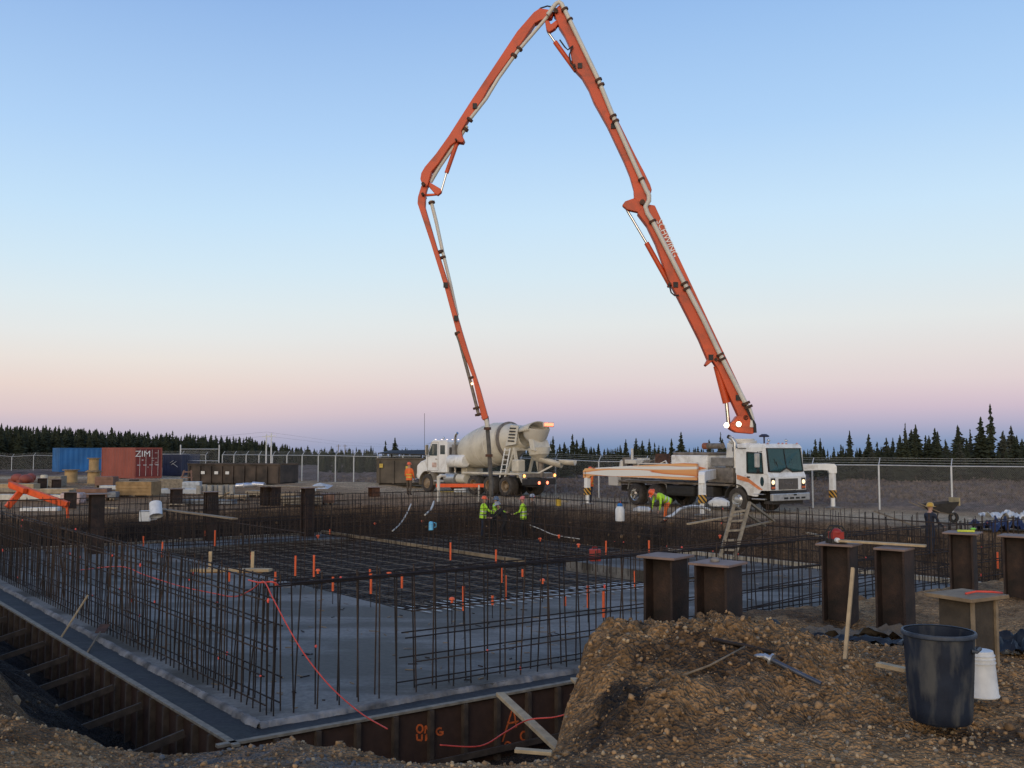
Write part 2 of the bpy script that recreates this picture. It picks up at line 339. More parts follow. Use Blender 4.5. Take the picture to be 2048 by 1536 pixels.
def soil_mat():
    m = bpy.data.materials.new('soil'); m.use_nodes = True; t = m.node_tree; n = t.nodes; l = t.links; b = n['Principled BSDF']
    b.inputs['Roughness'].default_value = .92; b.inputs['Specular IOR Level'].default_value = .2
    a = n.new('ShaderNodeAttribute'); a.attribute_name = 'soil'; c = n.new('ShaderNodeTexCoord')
    v = n.new('ShaderNodeTexVoronoi'); v.inputs['Scale'].default_value = 28; l.new(c.outputs['Object'], v.inputs['Vector'])
    nz = n.new('ShaderNodeTexNoise'); nz.inputs['Scale'].default_value = 12; nz.inputs['Detail'].default_value = 8; l.new(c.outputs['Object'], nz.inputs['Vector'])
    mr = n.new('ShaderNodeMapRange'); mr.inputs[1].default_value = .28; mr.inputs[2].default_value = .72; mr.inputs[3].default_value = .55; mr.inputs[4].default_value = 1.5; l.new(nz.outputs[0], mr.inputs[0])
    h = n.new('ShaderNodeSeparateColor'); l.new(v.outputs['Color'], h.inputs[0])
    m2 = n.new('ShaderNodeMapRange'); m2.inputs[3].default_value = .75; m2.inputs[4].default_value = 1.3; l.new(h.outputs[0], m2.inputs[0])
    mu = n.new('ShaderNodeMath'); mu.operation = 'MULTIPLY'; l.new(mr.outputs[0], mu.inputs[0]); l.new(m2.outputs[0], mu.inputs[1])
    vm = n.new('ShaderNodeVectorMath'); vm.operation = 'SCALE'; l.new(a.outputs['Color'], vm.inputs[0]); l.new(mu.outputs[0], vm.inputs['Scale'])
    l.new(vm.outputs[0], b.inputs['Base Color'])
    bp = n.new('ShaderNodeBump'); bp.inputs['Strength'].default_value = 1; bp.inputs['Distance'].default_value = .05
    ad = n.new('ShaderNodeMath'); l.new(nz.outputs[0], ad.inputs[0]); l.new(v.outputs['Distance'], ad.inputs[1]); l.new(ad.outputs[0], bp.inputs['Height']); l.new(bp.outputs[0], b.inputs['Normal'])
    return m
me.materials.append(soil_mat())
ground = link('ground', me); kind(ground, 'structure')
def hz(x, y): return float(height(np.array([[x]]), np.array([[y]]))[0, 0])

# stones and clods lying on the near ground: real pieces, too many and small to pick apart
PEB = [mat('pebble_ochre', (.33,.20,.095), .9, 0, .35, 20), mat('pebble_buff', (.42,.30,.17), .9, 0, .3, 20), mat('pebble_brown', (.15,.09,.043), .9, 0, .35, 20), mat('pebble_grey', (.20,.17,.13), .85, 0, .35, 20), mat('pebble_slate', (.10,.105,.11), .85, 0, .3, 20)]
bm = bmesh.new(); bmesh.ops.create_icosphere(bm, subdivisions=1, radius=1); iv = np.array([v.co[:] for v in bm.verts]); itri = np.array([[v.index for v in f.verts] for f in bm.faces]); bm.free()
def scatter(name, label, n, area, rmin, rmax, keep, tints, seed, jag=.22, pw=3):
    g = np.random.default_rng(seed)
    x = g.uniform(area[0], area[1], n); y = area[2]+(area[3]-area[2])*g.random(n)
    k = keep(x, y, g); x, y = x[k], y[k]; n = len(x)
    z = height(x[None, :], y[None, :])[0]
    r = rmin+(rmax-rmin)*g.random(n)**pw
    A = g.normal(size=(n, 3, 3)); Q, _ = np.linalg.qr(A)
    sc3 = r[:, None]*np.stack([g.uniform(.8, 1.2, n), g.uniform(.75, 1.1, n), g.uniform(.6, .9, n)], -1)
    P = iv[None]*(1+g.uniform(-jag, jag, (n, len(iv), 1)))*sc3[:, None, :]
    P = np.einsum('nij,nvj->nvi', Q, P)+np.stack([x, y, z+np.where(r > .04, -.1, .22)*r], -1)[:, None, :]
    T = (itri[None]+(np.arange(n)*len(iv))[:, None, None]).reshape(-1, 3)
    me = bpy.data.meshes.new(name)
    me.vertices.add(n*len(iv)); me.vertices.foreach_set('co', P.astype(np.float32).ravel())
    me.loops.add(T.size); me.loops.foreach_set('vertex_index', T.astype(np.int32).ravel())
    me.polygons.add(len(T)); me.polygons.foreach_set('loop_start', np.arange(0, T.size, 3, dtype=np.int32)); me.polygons.foreach_set('loop_total', np.full(len(T), 3, np.int32))
    for m in PEB: me.materials.append(m)
    ti = tints(x, y, g)
    me.polygons.foreach_set('material_index', np.repeat(ti, len(itri)).astype(np.int32)); me.update(calc_edges=True)
    o = link(name, me); kind(o, 'stuff', label); o['category'] = 'gravel'; return o
def tint(x, y, g):
    base = g.choice([0, 1, 2, 3], size=len(x), p=[.34, .22, .32, .12])
    gz = np.exp(-((x+2.6)/.75)**2-((y-8.5)/.5)**2)+np.exp(-((x+1.3)/.45)**2-((y-7.9)/.35)**2)
    base = np.where(g.random(len(x)) < gz*1.1, 4, base)
    right = (x > 1.6) & (y < 8.2) & (g.random(len(x)) < .45)
    return np.where(right, g.choice([1, 3], size=len(x)), base)
inview = lambda x, y: np.abs(x) < y*.56+.3
scatter('gravel', 'loose brown and buff gravel strewn over the near ground', 32000, (-6, 7.6, 6.2, 13.5), .006, .027,
        lambda x, y, g: inview(x, y) & (exc_sd(x, y) < .1) & (g.random(len(x)) < (.30+.75*(vn(x[None], y[None], 1.3, 2)[0]+.5))*np.clip(1.6-(y-6)/7.5, .25, 1)*(1-.85*sst(.3, 1.0, x)*sst(8.1, 8.5, y)*sst(9.9, 9.4, y)*sst(3.6, 2.8, x))), tint, 1)
scatter('soil_clods', 'lumps of dry clay and soil on the mound', 5200, (-5.5, 7.4, 6.6, 12.6), .008, .034,
        lambda x, y, g: inview(x, y) & (exc_sd(x, y) < .3) & (g.random(len(x)) < .22+.78*((x > .5) & (x < 3.8) & (y > 8))), lambda x, y, g: g.choice([0, 0, 2], size=len(x)), 2, .42, 2.2)
scatter('soil_debris', 'dark clods and rubble on the banks and floor of the excavation', 5000, (-26, 18, 13, 50), .03, .12,
        lambda x, y, g: inview(x, y) & (np.abs(exc_sd(x, y)-.9) < 1.1), lambda x, y, g: g.choice([2, 2, 0], size=len(x)), 3)
scatter('soil_clods', 'larger broken lumps of clay half sunk in the mound', 170, (.3, 4.6, 8.0, 11.8), .02, .062,
        lambda x, y, g: inview(x, y) & (exc_sd(x, y) < .25), lambda x, y, g: g.choice([0, 2, 2], size=len(x)), 9, .38, 2.0)
# ------------------------------------------------------------ concrete raft, ledge and forms
def concrete(name, c1, c2, rough, sc, b):
    m = bpy.data.materials.new(name); m.use_nodes = True; t = m.node_tree; n = t.nodes; l = t.links; p = n['Principled BSDF']; p.inputs['Specular IOR Level'].default_value = .3
    c = n.new('ShaderNodeTexCoord')
    a = n.new('ShaderNodeTexNoise'); a.inputs['Scale'].default_value = sc; a.inputs['Detail'].default_value = 6; a.inputs['Distortion'].default_value = .25
    f = n.new('ShaderNodeTexNoise'); f.inputs['Scale'].default_value = 14; f.inputs['Detail'].default_value = 8
    mp = n.new('ShaderNodeMapping'); mp.inputs['Rotation'].default_value = (0, 0, R(37)); mp.inputs['Scale'].default_value = (.40, 1.3, 1)
    l.new(c.outputs['Object'], mp.inputs[0]); l.new(mp.outputs[0], a.inputs['Vector']); l.new(c.outputs['Object'], f.inputs['Vector'])
    mr = n.new('ShaderNodeMapRange'); mr.inputs[1].default_value = .42; mr.inputs[2].default_value = .56; l.new(a.outputs[0], mr.inputs[0])
    mx = n.new('ShaderNodeMix'); mx.data_type = 'RGBA'; mx.inputs[6].default_value = c1+(1,); mx.inputs[7].default_value = c2+(1,); l.new(mr.outputs[0], mx.inputs[0])
    m2 = n.new('ShaderNodeMapRange'); m2.inputs[1].default_value = .3; m2.inputs[2].default_value = .7; m2.inputs[3].default_value = .78; m2.inputs[4].default_value = 1.2; l.new(f.outputs[0], m2.inputs[0])
    v = n.new('ShaderNodeVectorMath'); v.operation = 'SCALE'; l.new(mx.outputs[2], v.inputs[0]); l.new(m2.outputs[0], v.inputs['Scale']); l.new(v.outputs[0], p.inputs['Base Color'])
    r2 = n.new('ShaderNodeMapRange'); r2.inputs[3].default_value = rough; r2.inputs[4].default_value = rough+.22; l.new(mr.outputs[0], r2.inputs[0]); l.new(r2.outputs[0], p.inputs['Roughness'])
    bp = n.new('ShaderNodeBump'); bp.inputs['Strength'].default_value = b; bp.inputs['Distance'].default_value = .02; l.new(f.outputs[0], bp.inputs['Height']); l.new(bp.outputs[0], p.inputs['Normal'])
    return m
M_conc = concrete('trowelled_concrete', (.070,.059,.045), (.205,.192,.172), .62, .7, .3)
M_wet = concrete('fresh_concrete', (.030,.030,.030), (.046,.047,.049), .6, 1.4, .5)
M_lip = mat('rough_concrete_lip', (.21,.195,.18), .9, 0, .6, 3, .8, 30)
slab = MB()
def sbox(mb, u0, u1, v0, v1, z0, z1, mi=0):
    mb.add([S(u, v, z) for u in (u0, u1) for v in (v0, v1) for z in (z0, z1)], [(0,1,3,2), (4,6,7,5), (0,4,5,1), (2,3,7,6), (0,2,6,4), (1,5,7,3)], mi)
for a in ((0, 7, 0, 21.4), (7, 27.5, 0, 6.7), (25, 27.5, 6.7, 14.8), (7, 13, 16.6, 21.4)): sbox(slab, *a, -2.3, ZS)
slabo = kind(part('concrete_slab', slab, M_conc, None), 'structure')
led = MB(); sbox(led, -.50, 29, -.56, 0, -2.3, ZS-.07); sbox(led, -.50, 0, 0, 24, -2.3, ZS-.07)
kind(part('footing_ledge', led, M_wet, None), 'structure')
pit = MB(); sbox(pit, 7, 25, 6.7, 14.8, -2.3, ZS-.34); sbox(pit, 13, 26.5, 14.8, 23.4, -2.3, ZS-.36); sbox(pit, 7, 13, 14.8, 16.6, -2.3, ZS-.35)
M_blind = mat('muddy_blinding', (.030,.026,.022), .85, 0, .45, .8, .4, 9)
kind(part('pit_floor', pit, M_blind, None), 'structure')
# ragged lip of spilled concrete along the slab edge
def lip(a, b, name):
    mb = MB(); n = int((b-a).length/.03); d = (b-a)/n; nrm = Vector((d.y, -d.x, 0)).normalized()
    if nrm.dot(C0-S(3, 3)) < 0: nrm = -nrm
    vs = []
    for i in range(n+1):
        p = a+d*i; h = mnoise.noise(Vector((p.x*1.7, p.y*1.7, 1)))*.7+mnoise.noise(Vector((p.x*6.3, p.y*6.3, 8)))*.4; g = mnoise.noise(Vector((p.x*17, p.y*17, 5)))
        w = .02+.03*h+.02*g
        vs += [p-nrm*(.05+.03*g+.03*h)+Vector((0,0,.003)), p-nrm*.01+Vector((0,0,.012+.014*h+.008*g)), p+nrm*(.012+w)+Vector((0,0,-.02+.02*g+.02*h)), p+nrm*(w+.03+.03*h)+Vector((0,0,-.074))]
    fs = [(i*4+j, i*4+j+1, i*4+j+5, i*4+j+4) for i in range(n) for j in range(3)]
    mb.add(vs, fs); return part(name, mb, M_lip, slabo, smooth=True)
lip(S(0, 0), S(27.5, 0), 'edge_lip'); lip(S(0, 0), S(0, 21.4), 'edge_lip')

def plank(name, a, b, w, h, m, label, cat='plank', group=None, up=(0,0,1)):
    a, b = Vector(a), Vector(b); c = (a+b)/2
    mb = MB(); mb.beam(a-c, b-c, w, h, up)
    return solo(name, mb, m, label, cat, c, 0, group, bevel=.004)
# near form: plywood panels, top board, studs
M_form = mat('dirty_stud', (.070,.048,.032), .85, 0, .4, 6)
def form_wall(name, label, P0, D, length, nrm, step, ztop, zbot):
    t = thing(name, label, 'formwork', P0)
    n = int(length/step)
    pan = MB(); pan.box(0, step-.012, -.01, .01, zbot, ztop-.035)
    M = Matrix(((D.x, nrm.x, 0, 0), (D.y, nrm.y, 0, 0), (0, 0, 1, 0), (0, 0, 0, 1)))
    pm = MB(); pm.v = [M @ q for q in pan.v]; pm.f = pan.f; pm.m = pan.m; pme = pm.mesh('panel', M_ply)
    st = MB(); st.box(-.035, .035, .012, .10, zbot, ztop-.04); sm_ = MB(); sm_.v = [M @ q for q in st.v]; sm_.f = st.f; sm_.m = st.m; sme = sm_.mesh('stud', M_form)
    for i in range(n):
        o = link('panel', pme, t); o.location = D*(i*step)
        o = link('stud', sme, t); o.location = D*(i*step)
    mb = MB(); mb.beam(D*-.2+nrm*.02+Vector((0,0,ztop-.012)), D*length+nrm*.02+Vector((0,0,ztop-.012)), .10, .04); part('top_board', mb, M_greywood, t, bevel=.004)
    if nrm.dot(UD) < -.5: mb = MB(); mb.beam(D*.0+nrm*.125+Vector((0,0,zbot+.35)), D*length+nrm*.125+Vector((0,0,zbot+.35)), .045, .09); part('waler', mb, M_form, t)
    return t
zt = ZS-.035
fn = form_wall('near_formwork', 'brown plywood formwork with orange spray marks along the near slab edge', S(-.52, -.62, 0), VD, 23, -UD, .61, zt, -2.3)
fl = form_wall('left_formwork', 'long weathered formwork with a grey top board down the left slab edge', S(-.48, -.58, 0), UD, 29, -VD, .61, zt, -2.3)
# spray-painted marks on the near form: strokes in (distance along, height) of the form face
def spray(strokes, r=.022):
    mb = MB(); base = S(-.52, -.62, 0)
    for st in strokes:
        for (a, b), (c, d) in zip(st, st[1:]):
            p, q = VD*a+Vector((0,0,b)), VD*c+Vector((0,0,d))
            mb.beam(p-UD*.014, q-UD*.014, .006, r*2, up=(q-p).cross(UD))
    part('spray_mark', mb, mat('orange_spray', (.72,.14,.03), .7, 0, .35, 18), fn)
def ring(cx, cz, rx, rz, n=12): return [(cx+rx*math.cos(2*math.pi*i/n), cz+rz*math.sin(2*math.pi*i/n)) for i in range(n+1)]
def fpt(px, py):
    d = ray(px, py); n = UD; t_ = (S(-.55, 0)-Vector((0, 0, CZ))).dot(n)/d.dot(n); p = Vector((0, 0, CZ))+d*t_
    return ((p-S(-.52, -.62, 0)).dot(VD), p.z)
def arc(cx, cy, rx, ry, a0=0, a1=360, n=10): return [fpt(cx+rx*math.cos(R(a0+(a1-a0)*i/n)), cy+ry*math.sin(R(a0+(a1-a0)*i/n))) for i in range(n+1)]
spray([[fpt(994,1479), fpt(1015,1408), fpt(1021,1450)], [fpt(1003,1443), fpt(1025,1438)], [fpt(1028,1416), fpt(1034,1428)], arc(1036, 1467, 7, 9), arc(1004, 1485, 5, 6), [fpt(1009,1480), fpt(1010,1492)],
       arc(834, 1455, 6, 8), [fpt(844,1464), fpt(845,1449), fpt(854,1463), fpt(855,1449)], arc(873, 1460, 7, 7, -60, -340), [fpt(872,1461), fpt(880,1461)],
       [fpt(828,1466), fpt(829,1477), fpt(838,1478), fpt(838,1466)], [fpt(846,1479), fpt(846,1467), fpt(855,1468), fpt(847,1473), fpt(857,1480)]], .014)

# small litter left on the slab: tie wire ends, chips, crumbs
mb = MB(); rgl = random.Random(3)
for i in range(420):
    u, v = (rgl.uniform(.3, 6.8), rgl.uniform(.3, 20)) if i % 3 else (rgl.uniform(7, 26), rgl.uniform(.4, 6.4)); c = S(u, v, ZS+.008); a = rgl.uniform(0, 6.28); l_ = rgl.uniform(.02, .11); w = rgl.uniform(.006, .03); d = Vector((math.cos(a), math.sin(a), 0))
    mb.beam(c-d*l_, c+d*l_, w, rgl.uniform(.008, .02), mi=rgl.choice([0, 0, 1, 2]))
o = part('slab_litter', mb, [M_wood, M_lip, M_rebar], None); kind(o, 'stuff', 'chips, crumbs and wire ends littering the slab'); o['category'] = 'litter'
# ------------------------------------------------------------ reinforcement
def bar_mesh(L, r, m, n=6):
    mb = MB(); mb.tube([(0,0,0), (0,0,L)], r, n); return mb.mesh('bar', m, 60)
VB = [bar_mesh(1.95, .0125, M_rebar), bar_mesh(2.02, .0125, M_rebar2), bar_mesh(1.9, .0125, M_rebar)]
VT = [bar_mesh(1.95, .0105, M_rebar, 5), bar_mesh(2.02, .0105, M_rebar2, 5), bar_mesh(1.88, .0105, M_rebar, 5)]
HB = {}
def hbar(parent, a, b, r, m, name='horizontal_bar'):
    a, b = Vector(a), Vector(b); L_ = (b-a).length; key = (round(L_, 1), r, m.name)
    if key not in HB: HB[key] = bar_mesh(L_, r, m)
    o = link(name, HB[key], parent); o.location = a; o.rotation_euler = (b-a).to_track_quat('Z', 'Y').to_euler(); return o
CAP = MB(); CAP.ball((0,0,0), (.045,.045,.03), 8, 4, z0=-.2); CAP.tube([(0,0,-.05), (0,0,.0)], .022, 6); CAPM = CAP.mesh('safety_cap', M_capo, 60)
SLV = MB(); SLV.tube([(0,0,0), (0,0,.42)], .030, 8); SLVM = SLV.mesh('sleeve', M_capo, 60)
TIE = MB(); TIE.ball((0,0,0), .022, 6, 4); TIEM = TIE.mesh('tie_mark', mat('red_marker_tape', (.8,.10,.07), .6), True)
def rebar_wall(label, a, b, step, levels, z=ZS, gap=.26, offs=None, thin=False, skipfrom=None, ties=0, rnd=1, h=1.95, dbl=True, lapm=None, jit=.03):
    rg = random.Random(rnd); a, b = Vector(a), Vector(b); D = (b-a).normalized(); Ln = (b-a).length; nr = Vector((-D.y, D.x, 0))
    t = thing('rebar_wall', label, 'rebar', (a.x, a.y, z), 0)
    V = VT if thin else VB
    for c in ((0, 1) if dbl else (0,)):
        x = .05+c*.10
        while x < Ln:
            o = link('vertical_bar', rg.choice(V), t); p = D*(x+rg.uniform(-jit, jit))+nr*(c*gap)
            o.location = (p.x, p.y, -.02); tl = .016 if rg.random() < .82 else .06
            o.rotation_euler = (rg.gauss(0, tl), rg.gauss(0, tl), 0); o.scale = (1, 1, h/1.95)
            if rg.random() < ties:
                k = link('tie_mark', TIEM, t); k.location = p+Vector((0, 0, rg.choice(levels)+rg.uniform(-.02, .02))); k.scale = (1, 1, rg.uniform(.7, 2))
            x += step
    for c in ((0, 1) if dbl else (0,)):
        for i, zl in enumerate(levels):
            s0 = skipfrom if (skipfrom and i < len(levels)-1) else 0
            s = s0+rg.uniform(0, .25)
            while s < Ln-.3:
                e = min(Ln, s+rg.choice([5.5, 6, 7]))
                dz = rg.uniform(-.02, .02)
                hbar(t, D*s+nr*(c*gap+.024*(1 if c else -1))+Vector((0,0,zl+dz)), D*min(Ln, e+.5)+nr*(c*gap+.024*(1 if c else -1))+Vector((0,0,zl+rg.uniform(-.03, .03))), .0125 if not thin else .0105, rg.choice([M_rebar, M_rebar, lapm or M_rebar2]))
                s = e
    return t
LV = [.12, .5, .88, 1.26, 1.62, 1.90]
w_near = rebar_wall('tall rebar curtain on the near slab edge, running right behind the steel piles', S(.22, .25), S(.22, 22.2), .34, LV[:4]+LV[5:], skipfrom=2.2, ties=.22, rnd=3)
w_left = rebar_wall('long rebar curtain down the left slab edge, receding from the near corner', S(.30, .25), S(27.2, .25), .225, LV, ties=.16, rnd=4, lapm=M_rebar2, gap=-.26)
w_back = rebar_wall('rebar curtain along the far slab edge in front of the brown bank', S(27.1, .6), S(27.1, 14.6), .21, LV, thin=True, rnd=5)
w_right = rebar_wall('rebar curtain along the right slab edge behind the stepladder and piles', S(.6, 21.1), S(24.5, 21.1), .24, [.25, .6, .95, 1.3, 1.75], thin=True, rnd=6, ties=.06)
w_in1 = rebar_wall('inner rebar curtain at the left side of the dark rebar pit', S(12, 6.5), S(24.8, 6.5), .27, [.6, 1.5], thin=True, rnd=7, dbl=False, h=1.6)
w_in2 = rebar_wall('far rebar curtain in front of the workers and the mixer', S(24.8, 7), S(24.8, 22.5), .2, LV, thin=True, rnd=8)
w_in3 = rebar_wall('middle rebar curtain crossing behind the dark rebar pit', S(16.5, 9.5), S(16.5, 21), .22, [.4, .9, 1.4], thin=True, rnd=9, dbl=False, h=1.6)
w_in4 = rebar_wall('rebar curtain between the dark pit and the right hand concrete', S(7.4, 15.4), S(24, 15.4), .26, [.5, 1.3], thin=True, rnd=10, dbl=False, h=1.5)
w_in5 = rebar_wall('rebar curtain crossing the far part of the raft, behind the brown plank', S(20.6, 8), S(20.6, 22), .24, [.35, .85, 1.35], thin=True, rnd=12, dbl=False, h=1.7)
w_in6 = rebar_wall('rebar curtain along the back of the pit, left of the workers', S(22.6, 1), S(22.6, 14), .26, [.5, 1.1, 1.6], thin=True, rnd=13, dbl=False, h=1.8)
# extra long bars bundled on the top of the near curtain
t = thing('rebar_bundle', 'bundle of long dark bars tied along the top of the near curtain', 'rebar', S(.15, 0, 0))
for i in range(2):
    hbar(t, S(.15-.03*i, .1+.4*i, ZS+1.86+.03*i)-S(.15, 0, 0), S(.15-.03*i, 12+3*i, ZS+1.84+.03*i)-S(.15, 0, 0), .014, M_rebar, 'bar')
# lapped bars lying against the near curtain behind the mound
t = thing('rebar_bundle', 'slanting lap bars hung on the near curtain between the piles', 'rebar', S(-.12, 9, 0))
for v0, v1, z0, z1 in ((9.6, 14.5, .62, .86), (9.9, 14.8, .60, .80), (10.5, 15.2, 1.02, 1.18), (11.2, 15.8, .95, 1.2), (8.6, 15, 1.30, 1.38), (9, 16, .22, .52)):
    hbar(t, S(-.10, v0, ZS+z0)-S(-.12, 9, 0), S(-.10, v1, ZS+z1)-S(-.12, 9, 0), .014, M_rebar, 'bar')
# mat of bars over the unpoured pit
def mat_of_bars(name, label, u0, u1, v0, v1, z, st, r):
    mb = MB()
    for k, zz in enumerate((z, z+.16)):
        u = u0
        while u < u1: mb.tube([S(u+random.uniform(-.03, .03), v0, zz), S(u+random.uniform(-.03, .03), v1, zz+random.uniform(-.02, .02))], r, 4, cap=False); u += st
        v = v0
        while v < v1: mb.tube([S(u0, v+random.uniform(-.03, .03), zz+.024), S(u1, v+random.uniform(-.03, .03), zz+.024)], r, 4, cap=False); v += st
    for i in range(len(mb.m)): mb.m[i] = 1 if (i//4) % 3 == 0 else 0  # highlights painted in: every third bar gets a paler steel
    o = part(name, mb, [M_rebar, mat('highlight_rebar', (.15,.13,.11), .7, .2, .3, 8)], None); kind(o, 'stuff', label); o['category'] = 'rebar mat'; return o
mat_of_bars('rebar_mat', 'double mat of dark reinforcing bars laid over the unpoured pit', 7.1, 24.9, 6.8, 14.7, ZS-.2, .34, .011)
mat_of_bars('rebar_mat', 'far mat of dark reinforcing bars where the workers stand', 13.1, 24.5, 14.9, 21.3, ZS-.22, .36, .011)
# mat ends at the pour joint, their lit look painted in as pale metal
mb = MB()
for i in range(26): mb.tube([S(6.35, 6.9+i*.3, ZS+.03), S(8.2, 6.9+i*.3+random.uniform(-.05, .05), ZS-.05)], .014, 5)
o = part('starter_bars', mb, M_alu, None); kind(o, 'stuff', 'row of pale starter bars lying across the pour joint'); o['category'] = 'rebar'
# dowels with orange sleeves and mushroom caps, placed where they stand in the raft
DOW = [(459,1108,1), (503,1092,0), (551,1116,1), (591,1098,1), (628,1100,1), (666,1125,1), (636,1060,2), (636,1130,2), (742,1130,1), (804,1120,1), (740,1125,0), (778,1135,2), (901,1070,1), (992,1075,1), (1003,1110,1), (927,1160,1), (1011,1140,1), (985,1178,0), (904,1188,2), (1080,1066,2), (1157,1078,2), (1176,1155,1), (1207,1172,1), (1270,1120,1), (1298,1070,1), (1365,1125,1), (1340,1030,2), (325,1065,1), (287,1045,1), (430,1045,1), (410,1048,0), (237,1040,0), (135,1020,1), (1212,1060,1), (1118,1060,2), (845,1030,2), (750,1035,2), (1440,1060,2), (1530,1065,2), (1590,1050,2), (1948,1040,2), (1995,1085,1), (1760,1060,2), (660,1045,0), (1130,1180,0), (1085,1150,2), (1045,1125,0)]
ORD = ['first','second','third','fourth','fifth','sixth','seventh','eighth','ninth','tenth','eleventh','twelfth','thirteenth','fourteenth','fifteenth','sixteenth','seventeenth','eighteenth','nineteenth','twentieth']+['twenty-'+w for w in ('first','second','third','fourth','fifth','sixth','seventh','eighth','ninth')]+['thirtieth']
for tens, end in (('thirty', 'fortieth'), ('forty', 'fiftieth'), ('fifty', 'sixtieth')): ORD += [tens+'-'+w for w in ('first','second','third','fourth','fifth','sixth','seventh','eighth','ninth')]+[end]
cnt = [0, 0, 0]
for i, (px, py, k) in enumerate(sorted(DOW)):
    cnt[k] += 1
    h = .95 if k == 1 else .75
    zb = ZS-.25; p = gp(px, py+ (26 if k == 1 else 14), zb+h)      # the point of the raft it rises from
    q = Vector((p.x, p.y, zb))
    t = thing('dowel_bar', ['rusty dowel bar with a short orange sleeve', 'dowel bar with a long orange sleeve', 'dowel bar under a round orange cap'][k]+', '+ORD[cnt[k]-1]+' of its kind from the left', 'dowel', q, 0, ['short sleeved dowels', 'sleeved dowels standing in the raft', 'capped dowels standing in the raft'][k])
    o = link('bar', VT[0], t); o.scale = (1, 1, (h+.05)/1.95)
    if k < 2: o = link('sleeve', SLVM, t); o.location = (0, 0, h-.38 if k else h-.2); o.scale = (1, 1, random.uniform(.8, 1.5) if k else .5)
    else: o = link('safety_cap', CAPM, t); o.location = (0, 0, h+.04); o.scale = (1.5, 1.5, 1.7)
# ------------------------------------------------------------ steel piles
def pile(px, topy, Yd, wpx, label, zbot=None, rz=None, plate=None, group=None, m=M_pile, pm=M_plate, d=.36):
    p = at(px, topy, Yd); zb = zbot if zbot is not None else hz(p.x, p.y)-.6
    t = thing('h_pile', label, 'pile', (p.x, p.y, zb), R(37) if rz is None else rz, group)
    H = p.z-zb; mb = MB(); b = d/2
    mb.box(-b, b, -b, -b+.028, 0, H-.03); mb.box(-b, b, b-.028, b, 0, H-.03); mb.box(-.012, .012, -b+.028, b-.028, 0, H-.03)
    part('shaft', mb, m, t)
    w = plate or .56; mb = MB(); mb.box(-w/2, w/2, -w/2, w/2, H-.028, H); part('cap_plate', mb, pm, t, bevel=.004)
    return t, p
PA, pa = pile(1331, 1110, 11.6, 70, 'dark steel H pile with square cap plate, leftmost behind the clay mound', rz=R(52), plate=.50, d=.38)
PB_, pb = pile(1436, 1124, 11.2, 74, 'dark steel H pile with a stone on its plate, second by the mound', rz=R(52), plate=.50, d=.40)
PC, pc = pile(1678, 1086, 14.0, 60, 'tall dark H pile carrying the red blower on its cap plate', rz=R(55), plate=.52, d=.40)
PD, pd = pile(1788, 1095, 13.4, 62, 'dark H pile with a long pale board across its cap', rz=R(50), plate=.42, d=.40)
PE, pe = pile(1925, 1064, 17.0, 48, 'dark H pile with a lime yellow level on its cap plate', rz=R(55), plate=.56, d=.38)
PF, pf = pile(2034, 1070, 16.4, 48, 'dark H pile cut by the right edge of the picture', rz=R(52), plate=.52, d=.38)
mb = MB(); mb.ball((0,0,.02), (.06,.045,.035), 8, 5); solo('stone', mb, M_lip, 'small stone lying on a pile cap plate', 'stone', pb+Vector((-.03, .02, .0)), smooth=True)
# short pile wrapped with boards behind the drum
p = at(1932, 1185, 10.2); zg = hz(p.x, p.y)
t = thing('boxed_pile', 'short boxed pile with a wooden board lid behind the blue drum', 'pile', (p.x, p.y, zg-.2), R(30))
H = p.z-zg+.2; mb = MB(); mb.box(-.19, .19, -.19, .19, 0, H-.05); part('box_casing', mb, mat('dirty_board', (.055,.042,.029), .85, 0, .4, 5, .3), t, bevel=.01)
for x in (-.19, .19):
    mb = MB(); mb.box(x-.02, x+.02, -.215, -.19, 0, H-.06); part('corner_batten', mb, M_wood, t)
mb = MB(); mb.box(-.30, .32, -.27, .27, H-.05, H-.012); part('board_lid', mb, mat('stained_board', (.22,.155,.09), .8, 0, .3, 7), t, bevel=.005)
mb = MB(); mb.tube([(-.1,-.1,0), (.05,-.02,.01), (.16,-.12,.02), (.3,-.05,.0)], .012, 6); solo('steel_strap', mb, M_cable, 'bent rust red strap on the wooden lid behind the drum', 'strap', (p.x+.05, p.y, p.z+.004), smooth=True)

